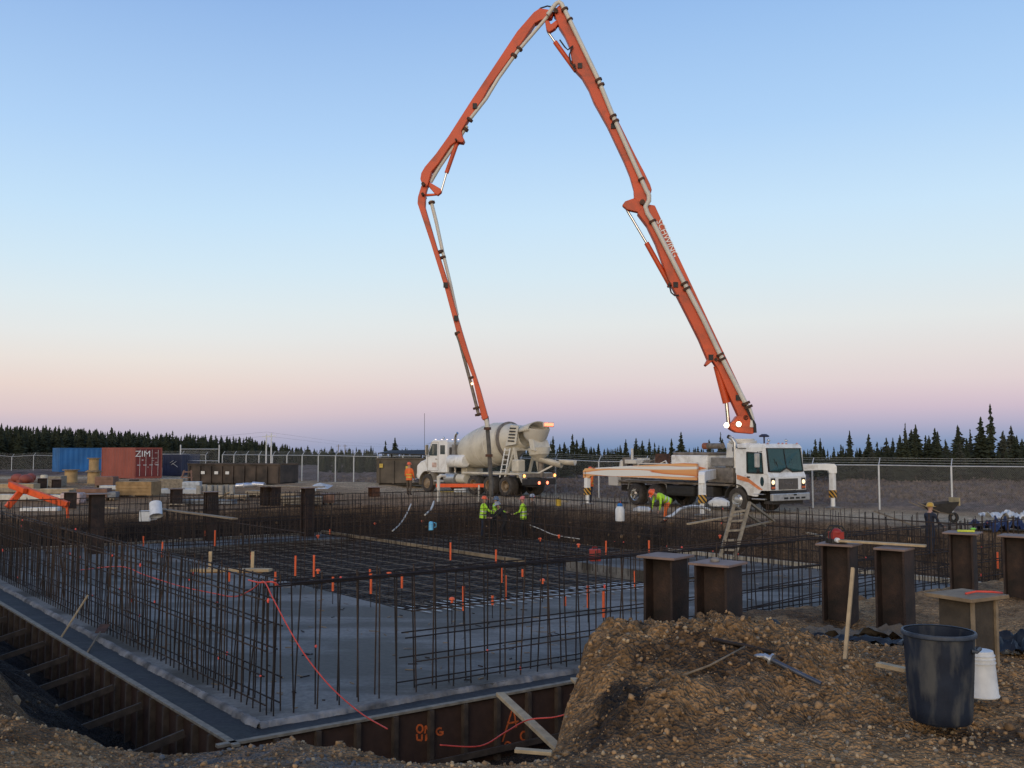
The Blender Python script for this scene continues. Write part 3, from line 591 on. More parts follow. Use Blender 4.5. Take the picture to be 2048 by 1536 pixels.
# ------------------------------------------------------------ blue drum, white bucket
def on(px, py, Yd):                                   # a point on the ground seen near px, at depth Yd
    d = at(px, py, Yd); return Vector((d.x, Yd, hz(d.x, Yd)))
b = on(1882, 1440, 8.35); b.z = at(1882, 1440, 8.35).z
t = thing('plastic_drum', 'large navy blue plastic waste drum with pale stains on the gravel', 'drum', b); t.scale = (.94, .94, .93)
mb = MB(); mb.lathe([(0,.01), (.245,.0), (.262,.02), (.268,.12), (.286,.45), (.300,.76), (.301,.79), (.292,.79), (.290,.76), (.276,.45), (.255,.06), (0,.05)], (0,0,0), (0,0,1), 40)
def drum_mat():
    m = mat('stained_navy', (.010,.015,.030), .68, 0, .3, 5, .05, 60, col2=(.016,.023,.040), spec=.3); n = m.node_tree.nodes; l = m.node_tree.links; p = n['Principled BSDF']
    c = n.new('ShaderNodeTexCoord'); mp = n.new('ShaderNodeMapping'); mp.inputs['Scale'].default_value = (7, 7, 2.2); l.new(c.outputs['Object'], mp.inputs[0])
    z = n.new('ShaderNodeTexNoise'); z.inputs['Scale'].default_value = 1; z.inputs['Detail'].default_value = 7; l.new(mp.outputs[0], z.inputs['Vector'])
    r = n.new('ShaderNodeMapRange'); r.inputs[1].default_value = .49; r.inputs[2].default_value = .66; r.inputs[4].default_value = .5; l.new(z.outputs[0], r.inputs[0])
    x = n.new('ShaderNodeMix'); x.data_type = 'RGBA'; old = p.inputs['Base Color'].links[0].from_socket
    l.new(r.outputs[0], x.inputs[0]); l.new(old, x.inputs[6]); x.inputs[7].default_value = (.13,.125,.11,1); l.new(x.outputs[2], p.inputs['Base Color']); return m
M_drum = drum_mat()
part('body', mb, M_drum, t, smooth=40)
mb = MB(); mb.lathe([(.300,.755), (.318,.765), (.320,.79), (.312,.802), (.296,.80)], (0,0,0), (0,0,1), 40); part('rolled_rim', mb, M_blueplastic, t, smooth=50)
for a_ in (-35, 145):
    mb = MB(); ca, sa = math.cos(R(a_)), math.sin(R(a_)); tv = Vector((-sa, ca, 0)); cv = Vector((ca, sa, 0))
    mb.tube([cv*.29+tv*-.08+Vector((0,0,.66)), cv*.325+tv*-.08+Vector((0,0,.66)), cv*.325+tv*.08+Vector((0,0,.66)), cv*.29+tv*.08+Vector((0,0,.66))], .018, 8); part('grab_handle', mb, M_blueplastic, t, smooth=50)
b = on(1962, 1390, 8.95); b.z = at(1962, 1391, 8.95).z
t = thing('plastic_bucket', 'white upturned plastic bucket standing behind the blue drum', 'bucket', b)
mb = MB(); mb.lathe([(.155,0), (.158,.01), (.150,.02), (.126,.30), (.126,.31), (.128,.32), (.124,.335), (.122,.34), (.122,.36), (.112,.405), (0,.408)], (0,0,0), (0,0,1), 28); part('body', mb, M_whiteplastic, t, smooth=40)
for h in (.30, .335, .365):
    mb = MB(); mb.lathe([(.118,h-.006), (.134-(h-.3)*.1,h-.004), (.134-(h-.3)*.1,h+.004), (.118,h+.006)], (0,0,0), (0,0,1), 28); part('rim_ring', mb, M_whiteplastic, t)

# ------------------------------------------------------------ timber, pipes and tarp on the mound
def gpt(px, py, Yd, lift=.02):
    q = at(px, py, Yd); return Vector((q.x, Yd, max(q.z, hz(q.x, Yd)+lift)))
plank('timber_stake', at(1689, 1290, 10.0)-Vector((0,0,.15)), at(1706, 1136, 10.35), .035, .045, M_newwood, 'upright pale timber stake stuck in the mound between the piles', 'stake')
plank('timber_offcut', gpt(1755, 1328, 9.6, .03), gpt(1812, 1340, 9.4, .03), .09, .04, M_newwood, 'short split timber offcut lying left of the blue drum', 'offcut')
plank('timber_offcut', gpt(1030, 1500, 8.25, .02), gpt(1104, 1506, 8.2, .03), .07, .03, M_newwood, 'pale board end lying at the foot of the mound below the form', 'offcut')
for i, (a, b2, lab) in enumerate(((((1420,1302,9.7)), (1565,1322,9.45), 'uppermost of the black bars lying on the mound'), ((1425,1310,9.6), (1548,1325,9.4), 'lower black bar lying beside another on the mound'))):
    mb = MB(); a, b2 = gpt(*a), gpt(*b2); c = (a+b2)/2; mb.tube([a-c, (a+b2)/2-c+Vector((0,0,.01)), b2-c], .018, 8); solo('steel_bar', mb, M_rebar, lab, 'bar', c, smooth=True)
a, b2 = gpt(1545, 1340, 9.3, .03), gpt(1642, 1368, 9.0, .03); c = (a+b2)/2
t = thing('pipe_wrench', 'grey steel pipe with a flanged bracket lying on the mound', 'pipe', c)
mb = MB(); mb.tube([a-c, b2-c], .022, 12); part('pipe', mb, mat('grey_pipe', (.09,.10,.125), .45, .5, .2, 8), t, smooth=50)
d = (a-b2).normalized(); mb = MB(); mb.lathe([(.0,0), (.06,0), (.06,.02), (.03,.03), (.03,.09)], a-c, d, 14); mb.ball(a-c+d*.10+Vector((-.02,0,0)), (.07,.05,.02), 8, 5); part('bracket', mb, M_alu, t, smooth=40)
mb = MB(); mb.tube([gpt(1340,1395,8.9,.02), gpt(1420,1360,9.1,.04), gpt(1490,1330,9.4,.03)], [.014,.012,.008], 6); q = mb.v[0].copy(); mb.v = [x-q for x in mb.v]; solo('root', mb, M_wood, 'thin crooked root lying across the clay mound', 'root', q, smooth=True)
# crumpled black sheeting
def sheet(name, label, cx, cy, lx, ly, rot, seed, m, amp=.10, lift=.03):
    mb = MB(); n, k = 34, 14; vs = []; P = []
    for i in range(n+1):
        for j in range(k+1):
            x, y = (i/n-.5)*lx, (j/k-.5)*ly; y += .12*mnoise.noise(Vector((x*2, seed, 0)))
            P.append((x, y, cx+x*math.cos(rot)-y*math.sin(rot), cy+x*math.sin(rot)+y*math.cos(rot)))
    A_ = np.array(P); G = height(A_[None, :, 2], A_[None, :, 3])[0]
    for (x, y, X_, Y_), g_ in zip(P, G):
        z = float(g_)+lift+amp*abs(mnoise.noise(Vector((x*3.5, y*6, seed))))+.5*amp*abs(mnoise.noise(Vector((x*9, y*12, seed+3))))
        vs.append((X_-cx, Y_-cy, z-hz(cx, cy)) if not vs else (X_-cx, Y_-cy, z-z00))
        if len(vs) == 1: z00 = hz(cx, cy)
    mb.add(vs, [(i*(k+1)+j, (i+1)*(k+1)+j, (i+1)*(k+1)+j+1, i*(k+1)+j+1) for i in range(n) for j in range(k)])
    return solo(name, mb, m, label, 'sheeting', (cx, cy, hz(cx, cy)), smooth=True)
M_poly = mat('black_polythene', (.014,.014,.015), .6, 0, .3, 8)
q = on(1640, 1265, 11.6); sheet('black_sheeting', 'crumpled black plastic sheeting along the back of the mound', q.x+.3, 11.7, 2.4, .45, R(8), 2, M_poly, .16)
q = on(2015, 1245, 10.9); sheet('black_sheeting', 'black plastic sheeting bunched at the right edge behind the boxed pile', q.x+.15, 11.0, 1.1, .8, R(-20), 7, M_poly, .34)
q = on(1560, 1245, 12.0); sheet('brown_fabric', 'brown filter fabric rumpled at the feet of the piles', q.x+1.0, 12.6, 2.6, .5, R(20), 9, mat('geotextile', (.14,.105,.07), .9, 0, .3, 6), .18)
# things on the pile caps
t = thing('blower', 'red backpack blower with black frame standing on a pile cap', 'blower', pc+Vector((-.04, 0, .002)), R(10))
mb = MB(); mb.ball((0,0,.15), (.085,.08,.06), 12, 8); mb.box(-.085, .085, -.07, .07, .06, .16); part('engine_cover', mb, mat('red_plastic', (.34,.030,.020), .5, 0, .2, 9), t, smooth=40)
mb = MB(); mb.tube([(-.12,-.06,0), (-.13,-.06,.14), (-.06,-.06,.24), (.06,-.06,.24), (.13,-.06,.14), (.12,-.06,0)], .012, 6); mb.tube([(-.12,.06,0), (-.13,.06,.14), (-.06,.06,.24), (.06,.06,.24), (.13,.06,.14), (.12,.06,0)], .012, 6); part('tube_frame', mb, M_black, t, smooth=50)
mb = MB(); mb.box(-.11, .11, -.09, .09, 0, .06); part('base', mb, M_dark, t, bevel=.01)
mb = MB(); mb.lathe([(0,0), (.035,0), (.035,.05), (.02,.06), (0,.06)], (-.05,-.1,.05), (0,-1,0), 10); part('filter_cap', mb, M_whiteplastic, t, smooth=40)
plank('timber_board', at(1652, 1084, 13.9)+Vector((.16,0,.02)), at(1852, 1094, 13.3)+Vector((0,0,.015)), .12, .03, M_newwood, 'long pale board resting across two pile caps', 'board')
mb = MB(); mb.box(-.16, .12, -.025, .025, 0, .035); t = thing('spirit_level', 'lime yellow level lying on a pile cap plate', 'level', pe+Vector((.08, 0, .002)), R(-12)); part('body', mb, mat('lime_plastic', (.55,.62,.06), .5), t, bevel=.005)
mb = MB(); mb.ball((.10,0,.055), (.05,.03,.02), 8, 5); part('vial_housing', mb, mat('green_plastic', (.20,.60,.06), .4), t, smooth=True)

# ------------------------------------------------------------ braces of the forms
braces = [(0,.0), (1.9,.1), (3.4,-.05), (4.9,.1), (6.4,0), (8.2,.1), (10,0), (12,.1)]
for i, (u, j) in enumerate(braces):
    a = S(.9+u, -.72, ZS-.22); e = S(.9+u+.15+j, -2.35, -1.78)
    plank('timber_brace', e, a, .045, .11, M_form, ['timber brace propping the left form, nearest the corner', 'timber brace propping the left form, second from the corner', 'timber brace propping the left form, third from the corner', 'timber brace propping the left form, fourth from the corner', 'timber brace propping the left form, fifth from the corner', 'timber brace propping the left form, sixth from the corner', 'timber brace propping the left form, seventh from the corner', 'timber brace propping the left form, farthest from the corner'][i], 'brace', 'braces along the left form')
plank('timber_brace', at(1000, 1388, 12.0)+Vector((0,0,.0)), at(1122, 1502, 9.9), .10, .045, M_newwood, 'long pale timber brace leaning on the near form in front of the spray marks', 'brace')
plank('timber_brace', at(1148, 1358, 13.3), at(1236, 1436, 11.6), .10, .045, M_newwood, 'shorter pale brace disappearing behind the clay mound', 'brace')
plank('timber_stake', gp(120, 1278, ZS-.07), at(176, 1190, gp(120, 1278, ZS-.07).y+.3), .05, .03, M_newwood, 'pale stake leaning up from the left ledge', 'stake')
a = S(6.6, -.6, ZS-.12); t = thing('shovel', 'wooden handled shovel lying over the left form', 'shovel', a)
q = S(7.9, .1, ZS+.22)-a; mb = MB(); mb.tube([(0,0,.02), q*.8], .018, 8); part('handle', mb, M_wood, t, smooth=True)
mb = MB(); mb.beam(q*.78, q*1.05, .2, .02); part('blade', mb, M_rust, t, bevel=.005)
# trestle platform on the left curtain: a plank with two uprights
t = thing('trestle_board', 'pale plank with two upright battens set on the left rebar curtain', 'trestle', S(3.2, .3, 0))
o_ = S(3.2, .3, 0); a, b2 = at(384, 1140, 17.6), at(541, 1140, 17.3)
mb = MB(); mb.beam(a-o_, b2-o_, .16, .05); part('plank', mb, M_newwood, t, bevel=.004)
for px in (417, 502):
    mb = MB(); mb.beam(at(px, 1138, 17.5)-o_+Vector((0,.09,0)), at(px+1, 1104, 17.5)-o_+Vector((0,.09,0)), .055, .035, up=(0,1,0)); part('upright', mb, M_newwood, t)
for x in (.25, .75):
    mb = MB(); q = a.lerp(b2, x)-o_; mb.beam(q+Vector((-.22,-.01,-.035)), q+Vector((.22,-.01,-.035)), .12, .02); part('cleat', mb, mat('brown_board', (.27,.15,.06), .85), t)

# ------------------------------------------------------------ red extension cord
def cord(name, label, pts, r, m=M_cable, sub=8):
    P = [Vector(p) for p in pts]; o = P[0].copy(); Q = []
    for i in range(len(P)-1):
        p0, p1, p2, p3 = P[max(i-1, 0)], P[i], P[i+1], P[min(i+2, len(P)-1)]
        for k in range(sub):
            t_ = k/sub; Q.append(.5*((2*p1)+(p2-p0)*t_+(2*p0-5*p1+4*p2-p3)*t_*t_+(3*p1-p0-3*p2+p3)*t_**3)-o)
    Q.append(P[-1]-o); mb = MB(); mb.tube(Q, r, 6); return solo(name, mb, m, label, 'cord', o, smooth=True)
cord('extension_cord', 'red extension cord draped along the left curtain and down over the slab corner',
     [at(160, 1140, 23), at(240, 1133, 20), at(290, 1150, 19), at(360, 1172, 17.8), at(425, 1186, 16.6), at(470, 1193, 15.6), at(505, 1178, 14.8), at(527, 1163, 14.2), at(545, 1195, 13.9), at(575, 1252, 13.5), at(610, 1310, 13.2), at(660, 1372, 12.9), at(720, 1425, 12.5), at(775, 1458, 12.0)], .009)
cord('extension_cord', 'thin red cord running from the near form up to the clay mound',
     [at(880, 1490, 9.9), at(960, 1492, 10.1), at(1010, 1465, 10.4), at(1056, 1440, 10.7), at(1110, 1434, 10.6), at(1160, 1420, 10.2), at(1190, 1408, 9.9)], .008)
cord('extension_cord', 'second red cord end tied at the slab corner bars', [at(497, 1160, 14.6), at(520, 1165, 14.3), at(545, 1164, 14.2), at(560, 1174, 14.3)], .012)
# ------------------------------------------------------------ wheels
def wheel(parent, x, y, z, r, w, side, rimm=M_alu, dual=False):
    mb = MB(); a = w/2
    mb.lathe([(r*.58,-a), (r*.72,-a), (r*.93,-a*.95), (r,-a*.72), (r,-a*.25), (r*.975,-a*.2), (r*.975,a*.2), (r,a*.25), (r,a*.72), (r*.93,a*.95), (r*.72,a), (r*.58,a)], (x, y, z), (0,1,0), 28)
    o = part('wheel', mb, mat('dusty_tyre', (.055,.047,.040), .9, 0, .35, 7), parent, smooth=35)
    k = side; mb = MB()
    if dual: prof = [(r*.58,a*.95), (r*.53,a*.9), (r*.50,a*.15), (r*.30,a*.1), (r*.26,a*.35), (r*.22,a*.75), (0,a*.78)]
    else: prof = [(r*.58,a*.9), (r*.55,a*.6), (r*.50,a*.55), (r*.34,a*.95), (r*.28,a*.9), (r*.24,a*1.15), (r*.14,a*1.3), (0,a*1.3)]
    mb.lathe([(q, h*k) for q, h in prof], (x, y, z), (0,1,0), 24); ri = part('rim', mb, rimm, o, smooth=35)
    mb = MB()
    for i in range(8):
        t = 2*math.pi*i/8; mb.tube([(x+r*.40*math.cos(t), y+k*a*.2, z+r*.40*math.sin(t)), (x+r*.40*math.cos(t), y+k*a*(.45 if dual else .95), z+r*.40*math.sin(t))], r*.035, 6)
    part('wheel_nut', mb, M_dirtysteel, o)
    return o
def fender(parent, x, y0, y1, z, r, m, a0=-5, a1=185, th=.03):
    mb = MB(); n = 14; vs = []
    for i in range(n+1):
        t = R(a0+(a1-a0)*i/n)
        for rr in (r, r+th):
            for y in (y0, y1): vs.append((x+rr*math.cos(t), y, z+rr*math.sin(t)))
    fs = []
    for i in range(n):
        b = i*4
        fs += [(b, b+1, b+5, b+4), (b+2, b+6, b+7, b+3), (b, b+4, b+6, b+2), (b+1, b+3, b+7, b+5)]
    fs += [(0,2,3,1), (n*4, n*4+1, n*4+3, n*4+2)]
    mb.add(vs, fs); return part('mudguard', mb, m, parent, smooth=40)

# ------------------------------------------------------------ concrete pump truck (x forward, y left, origin under the bumper)
ANG = R(-55)
pump = thing('pump_truck', 'white and orange concrete pump truck with a tall folded orange boom', 'truck', (11.75, 41.4, 0.0), ANG)
M_flame = None
def flame_mat():
    m = bpy.data.materials.new('flame_paint'); m.use_nodes = True; t = m.node_tree; n = t.nodes; l = t.links; p = n['Principled BSDF']; p.inputs['Roughness'].default_value = .4
    c = n.new('ShaderNodeTexCoord'); mp = n.new('ShaderNodeMapping'); mp.inputs['Scale'].default_value = (.13, .13, 1.9); mp.inputs['Location'].default_value = (.2, 0, .15); l.new(c.outputs['Object'], mp.inputs[0])
    w = n.new('ShaderNodeTexNoise'); w.inputs['Scale'].default_value = 1.6; w.inputs['Detail'].default_value = .6; w.inputs['Distortion'].default_value = .7; l.new(mp.outputs[0], w.inputs['Vector'])
    r = n.new('ShaderNodeValToRGB'); e = r.color_ramp.elements; e[0].position = .505; e[0].color = (.70,.69,.65,1); e[1].position = .513; e[1].color = (.50,.12,.03,1)
    for pos, col in ((.522, (.62,.20,.06,1)), (.56, (.72,.36,.14,1)), (.605, (.74,.44,.20,1)), (.617, (.45,.10,.03,1)), (.628, (.70,.69,.65,1))): q = e.new(pos); q.color = col
    l.new(w.outputs[0], r.inputs[0]); l.new(r.outputs[0], p.inputs['Base Color']); return m
M_flame = flame_mat()
def bx(name, x0, x1, y0, y1, z0, z1, m, parent=pump, bevel=.02):
    mb = MB(); mb.box(x0, x1, y0, y1, z0, z1); return part(name, mb, m, parent, bevel=bevel)
# chassis
mb = MB(); mb.box(-10.2, -.4, -.42, -.32, .62, .92); mb.box(-10.2, -.4, .32, .42, .62, .92)
for x in (-2.9, -5.5, -7.6, -9.8): mb.box(x-.1, x+.1, -.32, .32, .66, .88)
part('chassis_rail', mb, M_dark, pump)
for x in (-1.85, -7.0, -8.35):
    mb = MB(); mb.lathe([(.09,-1.0), (.09,-.3), (.22,-.1), (.22,.1), (.09,.3), (.09,1.0)], (x,0,.53), (0,1,0), 12); part('axle', mb, M_dark, pump, smooth=40)
for s in (-1, 1):
    wheel(pump, -1.85, s*1.0, .53, .53, .32, s); fender(pump, -1.85, s*.80, s*1.19, .53, .66, M_dark, 5, 175)
    for x in (-7.0, -8.35): wheel(pump, x, s*.92, .53, .53, .56, s, M_chrome, True)
    mb = MB(); mb.tube([(-9.05, s*1.0, .75), (-8.95, s*1.0, 1.08), (-8.6, s*1.0, 1.20), (-6.7, s*1.0, 1.20), (-6.35, s*1.0, 1.05), (-6.25, s*1.0, .7)], .035, 8)
    for q in mb.v: q.y += 0
    part('mudguard', mb, M_alu, pump, smooth=40)
    mb = MB(); mb.beam((-9.0, s*1.0, 1.22), (-6.35, s*1.0, 1.22), .42, .02); part('mudguard_top', mb, M_alu, pump)
# cab: panels, pillars, glass
def cab_panel(name, pts, th, m=M_white, bevel=.012):
    P = [Vector(p) for p in pts]; nrm = (P[1]-P[0]).cross(P[2]-P[0]).normalized(); mb = MB(); mb.prism(P, nrm*th); return part(name, mb, m, pump, bevel=bevel)
W = 1.18
mb = MB(); mb.prism([(-.02,-W,.98), (-.02,-W,1.55), (-.10,-W,1.78), (-.10,-.35,1.76), (-.07,0,1.92), (-.10,.35,1.76), (-.10,W,1.78), (-.02,W,1.55), (-.02,W,.98)][:1]+[(-.02,-W,1.55), (-.02,W,1.55), (-.02,W,.98)], (-.10,0,0)); front = part('cab_front', mb, M_white, pump, bevel=.02)
mb = MB(); mb.add([(-.02,-W,1.55), (-.02,W,1.55), (-.12,W,1.76), (-.12,.42,1.74), (-.12,0,1.93), (-.12,-.42,1.74), (-.12,-W,1.76), (-.14,-W,1.55), (-.14,W,1.55)], [(0,1,2,3,4,5,6), (0,6,7), (1,8,2), (7,6,5,4,3,2,8)]); part('scuttle', mb, M_white, front)
for s in (-1, 1):
    y = s*W; k = -s*.05
    # side: lower door panel with wheel arch cut, pillars, header
    arch = [(-1.85+.68*math.cos(R(t_)), .53+.68*math.sin(R(t_))) for t_ in range(20, 91, 14)]
    poly = [(-.12,.98), (-.14,1.60), (-.16,1.68), (-1.72,1.68), (-1.85,1.68), (-1.85,1.21)]+[(x, z) for x, z in reversed(arch[:-1])]+[(-.9,.72), (-.7,.72), (-.5,.98)]
    mb = MB(); mb.prism([(x, y, z) for x, z in poly], (0, k, 0)); side = part('cab_side', mb, M_white, pump)
    mb = MB(); mb.prism([(-.12,y,1.6), (-.24,y,2.78), (-.42,y,2.78), (-.34,y,1.69)], (0, k, 0)); part('front_pillar', mb, M_white, pump)
    mb = MB(); mb.prism([(-1.25,y,1.68), (-1.25,y,2.72), (-1.88,y,2.72), (-1.88,y,1.68)], (0, k, 0)); part('rear_pillar', mb, M_white, pump)
    mb = MB(); mb.prism([(-.40,y,2.56), (-.40,y,2.78), (-1.26,y,2.78), (-1.26,y,2.62)], (0, k, 0)); part('door_header', mb, M_white, pump)
    mb = MB(); mb.prism([(-.35,y-s*.02,1.69), (-.41,y-s*.02,2.58), (-1.25,y-s*.02,2.62), (-1.25,y-s*.02,1.69)], (0, -s*.008, 0)); wd = part('door_window', mb, M_tint, pump)
    mb = MB(); q = [(-.36,y+s*.004,1.71), (-.42,y+s*.004,2.55), (-1.23,y+s*.004,2.59), (-1.23,y+s*.004,1.71)]
    for a, b in zip(q, q[1:]+q[:1]): mb.beam(a, b, .03, .05)
    part('window_seal', mb, M_black, wd)
    mb = MB(); mb.prism([(-.42+.10*math.cos(R(t_)), y+s*.003, 1.36+.20*math.sin(R(t_))) for t_ in range(0, 360, 20)], (0, s*.006, 0)); part('kick_window', mb, M_glass, side)
    mb = MB(); mb.box(-1.22, -1.08, y+s*.002, y+s*.035, 1.50, 1.56); part('door_handle', mb, M_black, side)
    # orange flash over the wheel
    mb = MB(); mb.prism([(-1.82,y+s*.004,1.62), (-1.2,y+s*.004,1.50), (-.62,y+s*.004,1.16), (-.36,y+s*.004,.80+.2), (-.62,y+s*.004,1.02), (-1.15,y+s*.004,1.30), (-1.8,y+s*.004,1.42)], (0, s*.004, 0)); part('flame_stripe', mb, mat('orange_decal', (.70,.24,.09), .45), side)
    # mirror
    mb = MB(); mb.box(-.55, -.42, y+s*.22-.11, y+s*.22+.11, 1.95, 2.55); mi = part('mirror', mb, M_alu, pump, bevel=.03)
    mb = MB(); mb.tube([(-.40, y, 2.62), (-.46, y+s*.22, 2.62), (-.46, y+s*.22, 1.78), (-.40, y, 1.72)], .014, 6); part('mirror_arm', mb, M_black, mi)
    mb = MB(); mb.ball((-.44, y+s*.22, 1.82), (.06,.10,.10), 10, 6); part('wide_mirror', mb, M_black, mi, smooth=True)
    # steps and headlamp cluster
    bx('step', -1.0, -.30, s*1.02, s*1.2, .58, .64, M_alu); bx('step', -.95, -.35, s*1.02, s*1.19, .80, .84, M_alu)
    yc = s*.98
    mb = MB(); mb.box(-.012, .0, yc-.13, yc+.13, 1.02, 1.50); hc = part('lamp_housing', mb, M_black, pump)
    mb = MB(); mb.lathe([(0,.03), (.07,.025), (.095,.0), (.10,-.02)], (.01, yc, 1.33), (1,0,0), 18); part('headlamp', mb, M_headlamp, hc, smooth=True)
    mb = MB(); mb.box(.0, .02, yc-.11, yc+.11, 1.06, 1.15); part('turn_signal', mb, mat('amber_lens', (.55,.12,.04), .3), hc)
    mb = MB(); mb.tube([(-.13, s*.55-.02, 1.70), (-.16, s*.55+.1-.25, 2.30)], .012, 6); mb.tube([(-.12, s*.42, 1.66), (-.15, s*.42-.18, 2.2)], .02, 6); part('wiper', mb, M_black, pump)
mb = MB(); mb.prism([(-.105,-1.06,1.80), (-.105,-.42,1.78), (-.095,0,1.95), (-.105,.42,1.78), (-.105,1.06,1.80), (-.235,1.06,2.74), (-.235,-1.06,2.74)], (-.01,0,0)); ws = part('windscreen', mb, M_tint, pump)
mb = MB(); q = [(-.10,-1.08,1.78), (-.10,-.42,1.76), (-.09,0,1.93), (-.10,.42,1.76), (-.10,1.08,1.78), (-.235,1.08,2.76), (-.235,-1.08,2.76)]
for a, b in zip(q, q[1:]+q[:1]): mb.beam(a, b, .035, .05)
part('windscreen_seal', mb, M_black, ws)
mb = MB(); mb.beam((-.10,0,1.93), (-.24,0,2.76), .04, .03); part('centre_post', mb, M_black, ws)
mb = MB(); mb.prism([(-.17,-W-.01,2.76), (-.17,W+.01,2.76), (-.30,W-.05,2.96), (-.30,-W+.05,2.96)], (-1.58,0,0)); mb2 = mb; roof = part('cab_roof', mb2, M_white, pump, bevel=.04)
for y in (-.95, -.25, .0, .25, .95):
    mb = MB(); mb.ball((-.28, y, 2.96), (.05,.05,.035), 8, 5, z0=0); part('marker_lamp', mb, mat('marker_lens', (.62,.16,.06), .35), roof, smooth=True)
for y in (-.62, .5):
    mb = MB(); mb.ball((-.5, y, 3.10), .07, 10, 6); mb.tube([(-.5,y,2.95), (-.5,y,3.05)], .02, 6); part('spot_lamp', mb, M_chrome, roof, smooth=True)
mb = MB(); mb.lathe([(0,0), (.20,.0), (.23,.05), (.10,.13), (0,.13)], (-.75,-.62,3.24), (0,0,1), 18); mb.tube([(-.75,-.62,2.95), (-.75,-.62,3.26)], .035, 8); part('roof_vent', mb, mat('dark_purple_cap', (.03,.025,.045), .5), roof, smooth=40)
bx('cab_back', -1.90, -1.84, -W+.05, W-.05, .98, 1.75, M_white); bx('cab_back', -1.90, -1.84, -W+.05, W-.05, 2.6, 2.76, M_white)
for y0, y1 in ((-W+.05, -.75), (-.12, .12), (.75, W-.05)): bx('cab_back', -1.90, -1.84, y0, y1, 1.75, 2.6, M_white)
bx('cab_floor', -1.84, -.13, -W+.06, W-.06, 1.02, 1.08, M_dark)
for y in (-.6, .6):
    mb = MB(); mb.box(-1.55, -1.0, y-.25, y+.25, 1.35, 1.5); mb.box(-1.62, -1.5, y-.25, y+.25, 1.45, 2.05); part('seat', mb, M_dark, pump, bevel=.04)
mb = MB(); mb.lathe([(.20,-.015), (.22,0), (.20,.015)], (-.62,.6,1.92), (.5,0,.86), 20); mb.tube([(-.62,.6,1.92), (-.40,.6,1.6)], .03, 6); part('steering_wheel', mb, M_black, pump)
bx('dashboard', -.42, -.16, -1.1, 1.1, 1.45, 1.72, M_dark, bevel=.05)
# grille, bumper
mb = MB(); mb.box(-.018, .0, -.62, .62, 1.02, 1.48); gr = part('grille', mb, mat('grille_mesh', (.075,.075,.078), .4, .6, .2, 30), pump)
for i in range(9):
    mb = MB(); mb.box(.0, .012, -.60, .60, 1.05+i*.05, 1.07+i*.05); part('grille_bar', mb, M_dirtysteel, gr)
lettering('MACK', .13, M_chrome, gr, (.02, 0, 1.27), (0,1,0), (0,0,1), sx=1.6)
mb = MB(); mb.box(.0, .16, -1.2, 1.2, .55, .86); bp_ = part('bumper', mb, M_alu, pump, bevel=.03)
for y in (-.12, .25, .62, -.5):
    mb = MB(); mb.box(.16, .168, y, y+.26, .62, .70); part('bumper_slot', mb, M_black, bp_)
mb = MB(); mb.box(.16, .168, .12, .32, .76, .83); part('bumper_slot', mb, M_black, bp_)
bx('bumper_trim', -.05, .03, -1.16, 1.16, .87, .96, M_black)
bx('front_skirt', -.5, -.05, -1.0, 1.0, .40, .55, M_dark); bx('engine_block', -2.2, -.6, -.38, .38, .55, 1.0, M_dark)
# bodywork behind the cab
bx('deck', -9.6, -2.0, -1.15, 1.15, 1.10, 1.20, M_dirtysteel)
bx('side_tank', -6.2, -4.4, -1.2, -.7, .55, 1.05, M_black, bevel=.12); bx('side_tank', -6.2, -4.4, .7, 1.2, .55, 1.05, M_black, bevel=.12)
bx('battery_box', -4.2, -3.2, -1.2, -.6, .60, 1.05, M_dark, bevel=.03)
bx('water_tank', -5.9, -3.6, -1.12, 1.12, 1.6, 2.45, M_white, bevel=.05)
bx('tank_top', -5.85, -3.55, -1.05, 1.05, 2.455, 2.58, M_dirtysteel, bevel=.03)
bx('tool_locker', -3.5, -2.05, -1.18, -.72, 1.25, 1.9, M_dirtysteel, bevel=.02); bx('tool_locker', -3.4, -2.1, -1.1, -.68, 1.98, 2.35, mat('grey_panel', (.20,.185,.165), .6), bevel=.02)
mb = MB(); mb.tube([(-2.1,-.95,1.9), (-2.1,-.95,3.0), (-2.2,-1.0,3.18), (-2.35,-1.02,3.25)], .085, 12); part('exhaust_stack', mb, M_alu, pump, smooth=40)
mb = MB(); mb.tube([(-2.32,-1.02,3.24), (-2.42,-1.03,3.28)], .088, 12); part('exhaust_tip', mb, M_black, pump)
mb = MB(); mb.lathe([(0,0), (.13,0), (.13,.9), (0,.9)], (-3.7,-.95,2.86), (1,0,0), 14); part('hydraulic_filter', mb, M_dirtysteel, pump, smooth=40)
mb = MB(); mb.lathe([(0,0), (.15,0), (.15,.25), (0,.25)], (-3.95,-.95,2.86), (1,0,0), 14); part('hose_reel', mb, mat('red_brown', (.30,.10,.05), .6), pump, smooth=40)
# slewing pedestal
mb = MB(); mb.prism([(-3.15,-.55,1.2), (-3.15,.55,1.2), (-3.0,.48,3.0), (-3.0,-.48,3.0)], (1.1,0,0)); ped = part('boom_pedestal', mb, M_white, pump, bevel=.03)
mb = MB(); mb.lathe([(0,0), (.62,0), (.62,.10), (.52,.12), (.52,.18), (0,.18)], (-2.5,0,3.0), (0,0,1), 24); part('slew_ring', mb, M_pipe, ped, smooth=40)
bx('hatch', -2.62, -2.32, -.56, -.50, 2.62, 2.82, M_dark, ped)
